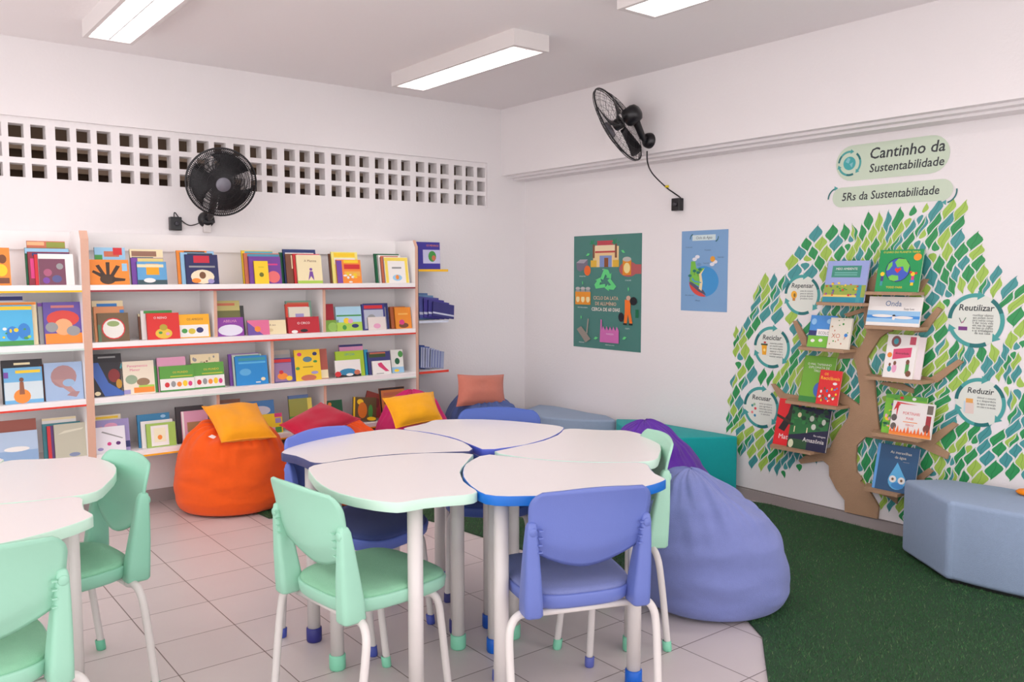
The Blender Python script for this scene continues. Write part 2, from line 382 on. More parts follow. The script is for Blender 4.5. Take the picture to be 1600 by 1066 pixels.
def shelf_book(row, u0, u1, v0, lay, cover, art, label, th=.010, roll=0, right=None, lean=.16, group='picture books on the bookcase shelves'):
    global NB
    zb = ROWZ[row]+BT+.0005; yb = -.262+lay*.0145
    uc, vb = (u0+u1)/2, [444, 527, 605, 690][row]
    x0 = onY(u0, vb, yb).x; x1 = onY(u1, vb, yb).x
    zt = onY(uc, v0, yb+.035).z; ht = max(.05, (zt-zb)/math.cos(lean))
    wd = x1-x0
    if roll: ht *= .93
    A = book_mesh(wd, ht, th, CL.get(cover, cover), art)
    R = Matrix.Translation((x0+wd/2, yb, zb)) @ Matrix.Rotation(-lean, 4, 'X') @ Matrix(((1, 0, 0, 0), (0, 0, -1, 0), (0, 1, 0, 0), (0, 0, 0, 1)))
    if roll: R = Matrix.Translation((0, 0, abs(math.sin(roll))*wd*.5)) @ R @ Matrix.Rotation(roll, 4, 'Z')
    o = A.build('book', PRINT, None, R @ Matrix.Translation((-wd/2, 0, 0)))
    tag(o, label, 'book', group); NB += 1
    return o
B = []
def b_(*a, **k): shelf_book(*a, **k)
# ---- row 0 (top shelf), wide bookcase
b_(0, 151, 199, 387, 1, 's', [('r', 0, 0, .25, .8, 'g'), ('r', .3, .75, .8, .9, 'e'), ('r', .6, .8, .9, 1, 'r')], 'pale blue book standing behind the orange handprint book')
b_(0, 141, 203, 406, 0, 'o', [('e', .45, .22, .2, .2, (74, 54, 40)), ('p', [(.28, .3), (.06, .5), (.1, .58), (.36, .4)], (64, 46, 36)), ('p', [(.32, .35), (.16, .76), (.25, .8), (.4, .4)], (64, 46, 36)),
    ('p', [(.42, .35), (.42, .9), (.52, .9), (.5, .35)], (64, 46, 36)), ('p', [(.5, .35), (.68, .78), (.78, .74), (.6, .33)], (64, 46, 36)), ('p', [(.55, .12), (.88, .15), (.9, .24), (.58, .3)], (64, 46, 36)), ('r', .82, .55, .96, .85, 's')],
   'orange picture book with a big dark handprint, first on the top shelf')
b_(0, 206, 258, 390, 2, 'c', [('r', .05, .8, .8, .95, (150, 110, 90)), ('r', .05, .72, .7, .78, 'G')], 'cream book with brown band at the back of the stack beside handprint book')
b_(0, 207, 258, 403, 1, 'p', [('r', .2, .7, 1, .98, (226, 208, 130))], 'purple book behind the blue cover with the orange square')
b_(0, 216, 262, 409, 0, (96, 160, 206), [('r', .3, .42, .74, .9, (246, 164, 24)), ('r', 0, 0, 1, .2, (60, 84, 90)), ('r', 0, .75, .9, .88, 'c'), ('e', .4, .18, .2, .1, 'w')], 'light blue book with an orange square on its cover')
b_(0, 279, 338, 392, 2, 'o', [('r', .2, .85, .75, .98, 'k'), ('r', .8, .85, 1, 1, 's')], 'orange-edged book at the back of the stack with the navy oval cover')
b_(0, 285, 338, 395, 1, 's', [('r', .2, .7, .95, .98, (60, 66, 70))], 'light blue book in the stack behind navy oval cover book')
b_(0, 292, 343, 398, 0, (40, 44, 92), [('r', .25, .72, .74, .96, (200, 40, 62)), ('e', .5, .25, .36, .24, (236, 222, 190)), ('e', .5, .3, .1, .12, (120, 80, 50)), ('e', .3, .12, .14, .08, 'o'), ('e', .75, .1, .1, .08, 'v'), ('r', .1, .56, .9, .62, 'a')], 'navy book with a red label and a cream oval picture')
b_(0, 381, 430, 392, 2, 'y', [('r', .1, .6, 1, .98, (90, 176, 196)), ('e', .8, .8, .08, .08, 'r')], 'yellow-edged turquoise book behind the purple book, top shelf')
b_(0, 384, 440, 396, 1, 'e', [('r', .1, .5, 1, .97, (70, 150, 176))], 'teal and brown book directly behind the purple book on top shelf')
b_(0, 391, 441, 401, 0, (116, 60, 150), [('e', .75, .25, .2, .22, (230, 110, 110)), ('r', .45, .68, .9, .74, 'm')], 'purple book with a pink figure on the top shelf', th=.012)
sb = shelf_book(0, 399, 421, 408, -.7, 'y', [('e', .5, .4, .16, .1, (110, 110, 30)), ('r', .3, .7, .7, .76, (220, 190, 40))], 'small plain yellow book in front of the purple book', th=.008)
b_(0, 440, 492, 395, 3, 'G', [('r', .1, .6, .3, .9, 'd')], 'dark green book at the left back of stack with the cream cover')
b_(0, 446, 497, 390, 2, (40, 56, 110), [('r', .06, 0, .94, .9, 'w'), ('r', .2, .76, .5, .84, 'g')], 'white book framed in navy at the back of stack with cream cover')
b_(0, 449, 492, 397, 1.5, 'd', [('r', .2, .5, .9, .95, 'c')], 'brown-spined book in the stack with the cream cover')
b_(0, 461, 503, 397, .8, 'r', [('r', .15, 0, 1, .97, 'w')], 'red-spined white book just behind the cream cover with purple figure')
b_(0, 466, 505, 399, 0, 'c', [('p', [(.42, .1), (.5, .44), (.62, .42), (.66, .1), (.54, .26)], 'p'), ('e', .55, .5, .06, .05, 'p'), ('t', 'A Menina', .55, .76, .12, 'd', .6), ('r', 0, 0, 1, .1, 'l')], 'cream book with a small purple figure on its cover')
b_(0, 517, 558, 397, 2, 'd', [('r', .2, .5, 1, .98, (232, 214, 140))], 'brown-spined book at the back of stack with orange and red cover')
b_(0, 521, 562, 394, 1, (240, 226, 130), [('r', .1, .84, .9, .97, 'y'), ('r', .1, .6, .9, .8, 'w')], 'pale yellow book behind the orange and red cover')
b_(0, 528, 566, 406, 0, 'o', [('r', 0, 0, .22, .96, 'p'), ('r', .3, .6, .95, .8, 'r'), ('r', .3, .3, .95, .5, (240, 180, 80)), ('r', .3, .86, .9, .98, 'y')]+speckle(3, 8, .3, .05, .9, .4, ['r', 'y', 'w'], .09), 'orange and red cartoon cover with purple spine side')
b_(0, 588, 627, 397, 3, 'G', [('r', .1, 0, .9, .95, 'w')], 'green-edged book at the back left of stack with yellow checked cover')
b_(0, 594, 629, 399, 2, 'w', [('r', .1, .9, .9, .97, 'e')], 'white thin book in the stack with yellow checked cover')
b_(0, 598, 632, 402, 1, 'e', [('r', .2, .1, 1, .95, 'w')], 'orange-edged thin book just behind the yellow checked cover')
b_(0, 603, 640, 402, 0, 'w', [('r', 0, .85, 1, .98, (240, 214, 90)), ('r', .02, 0, .14, .85, (240, 214, 90)), ('r', .86, 0, .98, .85, (240, 214, 90)), ('r', .25, .75, .4, .82, 'w'), ('e', .5, .2, .2, .12, 's'), ('e', .5, .22, .07, .09, 'o'), ('r', .3, .55, .7, .62, 'a')], 'white book with a yellow checked frame at right end of top shelf')
# ---- row 0, left bookcase
b_(0, -30, 18, 387, 0, 'o', [('e', .75, .7, .14, .12, (120, 70, 40)), ('e', .7, .4, .2, .16, 'y'), ('r', .4, .05, .95, .2, 'd')], 'orange book at left photo edge on the top shelf')
b_(0, 46, 106, 377, 3, 'e', [('r', .5, .85, 1, .98, (140, 150, 60)), ('r', 0, .9, .45, .98, (240, 180, 130))], 'peach and olive book topmost at the back of left unit stack')
b_(0, 42, 111, 388, 2, 'G', [('r', 0, .85, 1, .99, 's'), ('r', .1, .74, 1, .84, 'r')], 'green-spined book with blue top in the left unit top stack')
b_(0, 46, 112, 394, 1.2, 'M', [('r', .1, .88, 1, .97, 'n'), ('r', .05, .2, .15, .8, 'm')], 'maroon book in the left unit top stack behind red one')
b_(0, 56, 114, 398, .7, 'r', [('r', .2, .9, 1, .98, 'n')], 'bright red spined book behind the collage cover, left unit')
b_(0, 62, 117, 397, 0, 'w', [('r', 0, .0, .76, .84, (120, 70, 90)), ('e', .25, .4, .12, .12, (170, 90, 120)), ('e', .5, .2, .14, .12, (90, 90, 140)), ('e', .6, .6, .1, .1, 'a'), ('e', .2, .15, .1, .1, 'p')], 'white-edged book with a dark pink photo collage, left unit')
# ---- row 1, left bookcase
b_(1, -25, 40, 462, 2, (200, 200, 214), [('r', 0, .9, 1, .98, 'n')], 'grey-blue book at the back behind the blue and yellow kids book')
b_(1, -6, 60, 472, 1, 'c', [('r', 0, .93, 1, .99, 'o')], 'cream book just behind the blue and yellow kids book')
b_(1, -20, 53, 477, 0, (80, 180, 226), [('r', 0, .88, 1, .97, 'y'), ('e', .55, .3, .14, .18, 'b'), ('e', .8, .35, .14, .2, 'b'), ('r', 0, 0, 1, .12, 'g')]+speckle(5, 14, .1, .05, .95, .5, ['y', 'g', 'w', 'l'], .06), 'bright blue and yellow children book on second shelf, left unit')
b_(1, 62, 126, 472, 1, 'a', [('r', 0, .9, 1, .98, 'p')], 'grey-spined book behind the purple and red cover, left unit')
b_(1, 70, 131, 472, 0, (100, 80, 160), [('e', .5, .6, .42, .2, (214, 70, 60)), ('r', .02, 0, .98, .25, 'o'), ('e', .5, .4, .24, .2, (236, 170, 120)), ('e', .2, .4, .16, .12, 'a'), ('e', .75, .3, .18, .12, 'a'), ('r', .2, .86, .8, .92, (200, 120, 120))], 'purple and red cover with orange base, second shelf of left unit')
# ---- row 1, wide bookcase
b_(1, 147, 196, 470, 2, 'c', [('r', .15, .84, .8, .93, 'b')], 'cream and blue book at the back of stack with the white circle cover')
b_(1, 149, 197, 479, 1, (224, 150, 100), [('r', .85, .75, 1, .9, 'b')], 'orange-brown book behind the white circle cover')
b_(1, 154, 203, 489, 0, (112, 90, 62), [('e', .5, .45, .38, .38, 'r'), ('e', .5, .45, .34, .34, (232, 228, 220)), ('e', .5, .62, .2, .1, (150, 170, 110)), ('r', 0, 0, .1, .6, (90, 120, 90))], 'brown and green book with a large white circle on its cover')
b_(1, 218, 268, 490, 3, 'd', [('r', 0, .9, 1, 1, 'c')], 'brown-spined book at the left back of the red cover stack')
b_(1, 222, 272, 485, 2, 'w', [('r', .1, .9, 1, 1, 'g')], 'white and green book behind the red cover with a yellow creature')
b_(1, 272, 329, 491, .6, (244, 176, 30), [('r', .1, .04, .96, .55, 'w'), ('e', .3, .3, .08, .1, 'g'), ('e', .5, .28, .1, .12, (214, 190, 60)), ('e', .72, .32, .1, .12, 'n'), ('t', 'OS AMIGOS', .6, .74, .13, 'd', .5)], 'yellow and white low book overlapped by red book, second shelf', th=.006)
b_(1, 231, 282, 489, 0, (216, 44, 40), [('e', .5, .22, .26, .2, (226, 190, 60)), ('e', .5, .45, .12, .12, (180, 160, 50)), ('t', 'O REINO', .42, .78, .12, 'w', .6), ('e', .4, .25, .06, .05, 'g'), ('e', .62, .2, .06, .06, 'f')], 'red book with a yellow creature on its cover, second shelf')
b_(1, 343, 384, 478, 2, (58, 60, 56), None, 'dark book peeking out right of the purple white-oval cover', th=.02)
b_(1, 340, 378, 470, 1, (190, 180, 110), [('r', .05, .86, .8, .93, 'e'), ('r', 0, .5, 1, .72, (110, 110, 60))], 'olive and yellow book behind the purple white-oval cover')
b_(1, 340, 382, 496, 0, (140, 60, 160), [('e', .5, .32, .46, .3, (226, 222, 236)), ('t', 'ABELHA', .5, .74, .2, 'f', .8)], 'purple book with a white oval on its cover, second shelf')
b_(1, 413, 448, 500, .6, 'c', [('t', 'A avo', .4, .6, .2, 'd', .6), ('e', .3, .3, .12, .12, (220, 200, 150))], 'low cream book beside the pink and purple one', roll=.0)
b_(1, 388, 422, 500, 0, (224, 110, 150), [('p', [(.0, 0), (.0, .9), (.7, 0)], (110, 80, 160)), ('e', .45, .4, .14, .2, 'o')], 'low pink and purple book leaning on second shelf')
b_(1, 450, 490, 470, 2, (120, 160, 140), [('r', .05, .7, .9, .95, 'e')], 'grey-green book at the back of stack with the dark red cover')
b_(1, 449, 486, 475, 1.4, (214, 70, 50), [('r', .1, .6, .95, .9, 'w')], 'orange-red framed book behind the dark red cover')
b_(1, 454, 487, 480, .8, (226, 220, 200), [('r', .3, .6, .7, .75, 'v')], 'cream book with lilac lettering just behind dark red cover')
b_(1, 451, 500, 495, 0, (186, 34, 48), [('t', 'O CIRCO', .5, .55, .2, 'w', .7), ('e', .5, .15, .12, .1, 'k'), ('e', .2, .1, .1, .1, 'w')], 'low dark red book with white lettering, second shelf')
b_(1, 509, 524, 475, 1, (170, 24, 44), None, 'narrow plain crimson book right of the second divider')
b_(1, 509, 531, 500, 0, (120, 160, 60), [('e', .55, .4, .34, .4, (150, 190, 90))], 'low green book in front of the crimson one')
b_(1, 527, 567, 479, 0, (170, 210, 230), [('r', 0, 0, 1, .36, 'l'), ('e', .4, .42, .12, .12, 'y'), ('e', .55, .4, .1, .1, 'f'), ('r', .02, .6, .98, .66, 'g'), ('e', .3, .15, .08, .1, 'g'), ('e', .72, .2, .14, .08, 'n')], 'blue and green landscape cover on second shelf')
b_(1, 571, 609, 474, 1, 'n', [('r', .1, 0, .9, .85, 'a')], 'navy-edged book behind the navy-framed magazine, second shelf')
b_(1, 568, 604, 475, 0, (60, 60, 130), [('r', .08, .05, .92, .78, (180, 184, 200)), ('r', .1, .82, .9, .95, 'r'), ('e', .4, .4, .2, .2, 'a')], 'navy-framed grey magazine with a red title bar, second shelf')
b_(1, 576, 604, 495, -.7, (226, 214, 208), [('e', .5, .3, .2, .2, 'f')], 'small white booklet in front of the navy-framed magazine, second shelf', th=.004)
b_(1, 612, 636, 479, 1, (170, 90, 50), None, 'brown-orange spined book behind the orange cover, second shelf', th=.024)
b_(1, 619, 644, 480, 0, (230, 140, 40), [('e', .5, .15, .3, .12, 'd'), ('e', .4, .3, .16, .12, 'm'), ('r', .2, .65, .8, .72, (240, 180, 90))], 'orange book with magenta shapes at right end of second shelf')
# ---- row 2, left bookcase
b_(2, 4, 69, 562, 1, 'k', [('r', .3, .88, .7, .93, 'c')], 'black book behind the blue cover with the brown figure')
b_(2, 7, 68, 574, 0, (110, 176, 220), [('r', 0, .1, 1, .6, (206, 220, 226)), ('e', .45, .2, .22, .2, 'o'), ('p', [(.38, .25), (.4, .6), (.5, .6), (.52, .25)], (150, 90, 60)), ('r', 0, .72, .12, .88, 'p'), ('e', .45, .66, .06, .06, 'd'), ('r', .3, .84, .95, .92, 'y')], 'blue cover with a brown standing figure on the third shelf, left unit')
b_(2, 64, 126, 568, 1, (120, 60, 40), None, 'brown-spined book behind the light blue cover with a whale', th=.016)
b_(2, 71, 131, 566, 0, (160, 184, 216), [('e', .5, .62, .34, .3, (170, 130, 130)), ('p', [(.2, .55), (.5, .3), (.72, .12), (.8, .2), (.5, .55)], (180, 140, 136)), ('p', [(.55, .12), (.7, .22), (.9, .2), (.8, .06)], (170, 130, 130)), ('e', .62, .45, .16, .1, (150, 180, 210))], 'light blue cover with a big pinkish whale shape, left unit')
# ---- row 2, wide bookcase
b_(2, 147, 193, 553, 1, 'k', [('r', .2, .9, .8, .94, 'a')], 'black book behind the dark blue curved cover')
b_(2, 147, 194, 566, 0, (40, 38, 44), [('p', [(.02, .6), (.02, 1), (.2, 1), (.5, .4), (1, .1), (.98, .01), (.35, .01)], (64, 100, 176)), ('e', .7, .6, .2, .2, (130, 40, 40)), ('e', .85, .35, .1, .14, (190, 140, 40)), ('p', [(.9, .8), (.98, .98), (.98, .8)], 't'), ('e', .12, .1, .1, .06, 'c')], 'dark cover with a big blue curve at left end of third shelf')
b_(2, 239, 247, 572, 1, 'g', None, 'thin green-edged book peeking out beside the cream magenta-title cover')
b_(2, 191, 243, 564, 0, (234, 222, 200), [('t', 'Pensamentos', .5, .82, .11, 'm', .85), ('t', 'Menor', .42, .7, .11, 'm', .6), ('e', .3, .45, .18, .14, (150, 170, 140)), ('e', .65, .36, .2, .12, (150, 120, 90)), ('r', .35, .04, .98, .2, 'o'), ('r', .05, .02, .25, .15, 'v'), ('r', .5, .2, .98, .26, 'l')], 'cream book with magenta title lettering, third shelf')
kid = [('r', 0, .04, 1, .5, 'w'), ('t', 'OS MUNDO', .6, .7, .11, (230, 200, 60), .6), ('r', .3, .56, .95, .6, (190, 200, 60)), ('e', .2, .26, .07, .1, 'r'), ('e', .38, .28, .07, .12, 'a'), ('e', .55, .26, .07, .1, 'o'), ('e', .72, .28, .07, .12, 'y'), ('e', .87, .26, .06, .1, 'm'), ('r', 0, 0, 1, .06, 'g')]
b_(2, 240, 288, 560, 2, (120, 130, 130), None, 'grey book at the back left of the first green and white book')
b_(2, 248, 293, 558, 1, 'f', None, 'pink book behind the first green and white children book')
b_(2, 251, 305, 571, 0, (90, 160, 60), kid, 'green and white children book in front of the pink book')
b_(2, 301, 346, 553, 1, 'c', speckle(9, 14, .1, .6, .9, .95, ['d', 'a', (200, 190, 150)], .07), 'beige mosaic book behind the second green and white book')
b_(2, 302, 352, 566, .4, (90, 160, 60), kid, 'second green and white children book, in front of the beige mosaic book')
b_(2, 360, 408, 552, 2, 'p', [('r', .1, .3, 1, .98, (190, 180, 186))], 'purple-spined book at the back left of the bright blue book')
b_(2, 366, 412, 554, 1, (200, 216, 200), [('r', .1, .9, .95, .98, 't')], 'pale book with teal top behind the bright blue book')
b_(2, 370, 420, 556, 0, (30, 136, 206), [('r', .1, .84, .95, .94, 't'), ('r', .1, .74, .95, .8, (90, 180, 226)), ('e', .3, .45, .18, .12, (90, 170, 220)), ('e', .84, .18, .07, .06, 'c'), ('r', .6, .06, .75, .1, 'w')], 'bright blue book in the middle of third shelf')
b_(2, 429, 457, 546, 1, 'a', [('r', .05, .85, .95, .97, (170, 160, 150))], 'grey book behind the navy-framed lilac magazine')
b_(2, 429, 463, 559, 0, (70, 64, 130), [('r', .04, .04, .84, .8, (150, 120, 160)), ('r', .04, .82, .84, .95, 'r'), ('e', .4, .25, .24, .14, 'o'), ('e', .35, .42, .1, .08, 'r'), ('e', .7, .15, .14, .1, 'y')], 'navy-framed lilac magazine with red title bar, third shelf')
b_(2, 497, 514, 545, 1, (176, 90, 76), [('r', .2, .02, 1, .3, 'c')], 'brown-red book peeking out right of the yellow doodle cover')
b_(2, 463, 503, 546, 0, 'y', [('e', .2, .85, .09, .06, 'm'), ('e', .5, .68, .18, .09, (90, 130, 150)), ('e', .8, .85, .09, .06, 'n'), ('e', .8, .6, .08, .04, 'g'), ('e', .5, .08, .3, .1, 'e'), ('e', .75, .24, .14, .05, 'v'), ('r', .3, .42, .7, .45, (160, 130, 40)), ('e', .1, .4, .08, .05, 'g')], 'yellow cover with scattered coloured doodles, third shelf')
b_(2, 534, 571, 538, 2, (220, 150, 190), [('r', 0, .93, 1, 1, 'n')], 'pink book with navy top edge behind the lime cover')
b_(2, 572, 578, 546, 2, (50, 160, 200), None, 'thin cyan-edged book right of the lime cover')
b_(2, 527, 571, 548, 1, (170, 205, 50), [('t', 'UM DIA', .5, .82, .13, 't', .7)], 'lime green book behind the white cover with a blue monster')
b_(2, 525, 565, 562, 0, 'w', [('r', 0, 0, 1, .16, 'k'), ('e', .5, .3, .34, .2, (50, 130, 170)), ('e', .1, .2, .12, .16, 'r'), ('e', .85, .25, .12, .14, 'e'), ('e', .55, .14, .14, .08, 'w')], 'white cover with a blue monster, third shelf')
b_(2, 577, 612, 549, 1, (60, 60, 120), [('r', .05, .75, .8, .97, (60, 80, 40)), ('r', .1, .9, .8, .97, 'e')], 'navy book with dark green top behind the white pink-creature cover')
b_(2, 583, 612, 563, 0, 'w', [('p', [(.35, .6), (.3, .8), (.5, .88), (.7, .5), (.9, .2), (.7, .2)], (214, 60, 110)), ('r', .2, .05, .6, .1, 'a')], 'small white cover with a long pink creature, third shelf')
b_(2, 613, 632, 546, 1, (226, 226, 220), [('e', .8, .8, .2, .14, 'g'), ('e', .5, .5, .2, .14, 'G'), ('r', 0, 0, 1, .25, 's'), ('e', .4, .1, .2, .06, 'y')], 'white and green book at right end of third shelf')
# ---- row 3, left bookcase
b_(3, -4, 59, 656, 1, (150, 80, 66), None, 'brown-red book behind the pale blue cover, lowest shelf left unit')
b_(3, -8, 60, 674, 0, (176, 196, 220), [('r', 0, 0, 1, .4, (140, 170, 206)), ('e', .5, .45, .3, .08, 'w')], 'pale blue washed cover on lowest shelf of left unit')
b_(3, 68, 122, 652, 3, 'w', [('r', 0, .94, 1, 1, 'c')], 'white book at the back of the grey-cream cover stack')
b_(3, 68, 128, 660, 2, (60, 130, 140), None, 'teal book in the stack behind the grey-cream cover')
b_(3, 75, 133, 663, 1, (96, 60, 120), [('r', 0, 0, .1, 1, 'r')], 'purple-spined book just behind the grey-cream cover')
b_(3, 86, 141, 661, 0, (190, 186, 166), [('e', .55, .08, .16, .06, (130, 140, 170)), ('p', [(.1, .7), (.8, .8), (.85, .85), (.3, .8)], (214, 210, 190))], 'grey-cream plain cover on lowest shelf of left unit')
# ---- row 3, wide bookcase
b_(3, 150, 192, 648, 2, (230, 220, 190), [('r', .05, .9, .9, .96, 'y')], 'pale yellow book at the back left of lowest shelf')
b_(3, 152, 204, 655, 1, 'v', [('e', .45, .8, .2, .1, 'f'), ('r', .85, .1, 1, .3, 'n'), ('e', .15, .7, .1, .1, 'o')], 'lilac book behind the white cover with magenta dots')
b_(3, 150, 197, 666, 0, (232, 230, 236), [('e', .45, .34, .07, .07, 'm'), ('e', .75, .34, .08, .07, (90, 40, 110)), ('e', .15, .16, .1, .06, 'v'), ('p', [(.2, .8), (.9, .5), (.92, .53), (.25, .84)], 'a')], 'white cover with magenta dots at left end of lowest shelf')
b_(3, 217, 268, 646, 2, (50, 130, 176), [('e', .8, .9, .08, .05, 's')], 'teal blue book behind the green-framed cover, lowest shelf')
b_(3, 222, 272, 656, 1, 'w', [('r', .85, .3, 1, .5, 'G')], 'white book between the teal blue and green-framed covers')
b_(3, 230, 276, 660, 0, (160, 196, 90), [('r', .15, .05, .75, .9, 'w'), ('r', .25, .2, .65, .8, (236, 232, 200)), ('e', .45, .4, .08, .1, 'o')], 'green-framed cover with white panel on lowest shelf')
b_(3, 278, 322, 634, 1, (54, 50, 54), None, 'black book behind the pink cover, partly hidden by orange bean bag')
b_(3, 286, 328, 641, 0, (220, 160, 186), [('r', .2, .35, .8, .65, (170, 130, 90)), ('r', .02, 0, .1, 1, 'w')], 'pink cover beside the orange bean bag')
b_(3, 343, 380, 624, 1, (130, 90, 70), [('r', 0, .85, 1, .9, 's')], 'brown book above the orange bean bag, right of a divider')
b_(3, 388, 432, 626, 1, (70, 130, 190), [('e', .5, .7, .36, .14, (210, 210, 220)), ('r', .05, .52, .95, .58, 'o')], 'blue book behind the yellow and magenta cover, lowest shelf')
b_(3, 403, 443, 646, 0, (236, 206, 40), [('r', .7, .8, 1, 1, 'm'), ('r', .72, .5, .95, .75, 'v'), ('r', .3, .02, .7, .3, 'f'), ('r', .7, .02, .95, .3, 'g')], 'yellow and magenta cover between the orange bean bag and red cushion')
b_(3, 455, 486, 617, 1, (90, 120, 170), None, 'blue-grey book behind the olive green cover, lowest shelf')
b_(3, 455, 491, 622, 0, (150, 156, 70), [('r', .8, .5, 1, 1, (220, 206, 90)), ('r', 0, 0, .9, .45, 'g')], 'olive green and yellow cover behind the red cushion')
b_(3, 510, 538, 625, 0, (24, 90, 60), [('e', .3, .85, .1, .08, 'o'), ('r', .4, .2, .9, .5, (150, 150, 130))], 'dark green book right of last divider on lowest shelf')
b_(3, 566, 602, 618, 1, (140, 60, 50), [('e', .5, .6, .25, .2, (110, 40, 40)), ('r', .6, .1, .9, .7, 'M')], 'brown-red book tilted behind the yellow and brown patterned one', roll=-.35)
b_(3, 552, 588, 620, 0, (96, 80, 50), [('e', .3, .8, .14, .12, 'y'), ('e', .4, .45, .2, .34, (214, 120, 40)), ('e', .75, .4, .1, .3, 'g'), ('e', .8, .1, .2, .08, 'y'), ('r', 0, 0, .08, 1, 'y')], 'yellow, brown and green patterned book tilted on lowest shelf', roll=-.12)
b_(3, 597, 636, 605, 0, (214, 130, 70), [('r', 0, .93, 1, 1, 'k'), ('r', 0, 0, .06, 1, 'k'), ('r', .15, .75, .9, .85, 'e'), ('r', .15, .5, .9, .6, 'd')], 'orange-brown book with black edge behind the amber cushion')
# ---- end display books
def end_book(x0, x1, z0, z1, y, cover, art, label, th=.02, lean=.1, roll=0):
    wd = x1-x0; A = book_mesh(wd, z1-z0, th, CL.get(cover, cover), art)
    R = Matrix.Translation((x0+wd/2, y, z0+.001+abs(math.sin(roll))*wd*.5)) @ Matrix.Rotation(-lean, 4, 'X') @ Matrix(((1, 0, 0, 0), (0, 0, -1, 0), (0, 1, 0, 0), (0, 0, 0, 1))) @ Matrix.Rotation(roll, 4, 'Z')
    o = A.build('book', PRINT, None, R @ Matrix.Translation((-wd/2, 0, 0))); tag(o, label, 'book', 'books on the end display shelves')
end_book(-.905, -.70, 1.4, 1.592, -.2, (62, 52, 150), [('r', .3, .22, 1, .72, (200, 196, 226)), ('e', .68, .48, .16, .2, 'g'), ('e', .74, .42, .08, .1, 'e'), ('t', 'OS MENINOS', .7, .84, .1, 'o', .5)], 'violet boxed book with a white picture panel on top end shelf', th=.05, lean=.04)
R_ = random.Random(4)
ec = [(96, 130, 180), (110, 150, 190), (80, 84, 160), (70, 60, 150), (64, 60, 140), (56, 54, 120)]
en = ['grey-blue', 'light blue', 'indigo', 'violet', 'dark violet', 'dark navy']
for k in range(6):
    end_book(-.905+.028*k, -.745+.032*k, 1.043, 1.235-.018*k, -.13-.0135*k, ec[k], [('r', .0, .16, 1, .28, (200, 204, 220))] if k > 1 else None, f'{en[k]} book fanned on the middle end shelf, {["leftmost", "second from left", "third from left", "third from right", "second from right", "rightmost and tilted"][k]}', th=.008, lean=.22, roll=-.03-.03*k)
for k in range(5):
    end_book(-.905+.03*k, -.79+.03*k, .689, .86-.012*k, -.13-.0145*k, [(40, 60, 140), (60, 90, 170), (190, 196, 220), (180, 186, 214), (150, 160, 190)][k], [('r', .1*j, 0, .1*j+.05, 1, (70, 80, 150)) for j in range(1, 9, 2)] if k > 1 else None,
             f'{["navy", "blue", "whitish", "pale lilac", "pale striped"][k]} magazine on the lowest end shelf, {["leftmost", "second from left", "middle", "second from right", "rightmost"][k]}', th=.008, lean=.2, roll=-.1-.02*k)
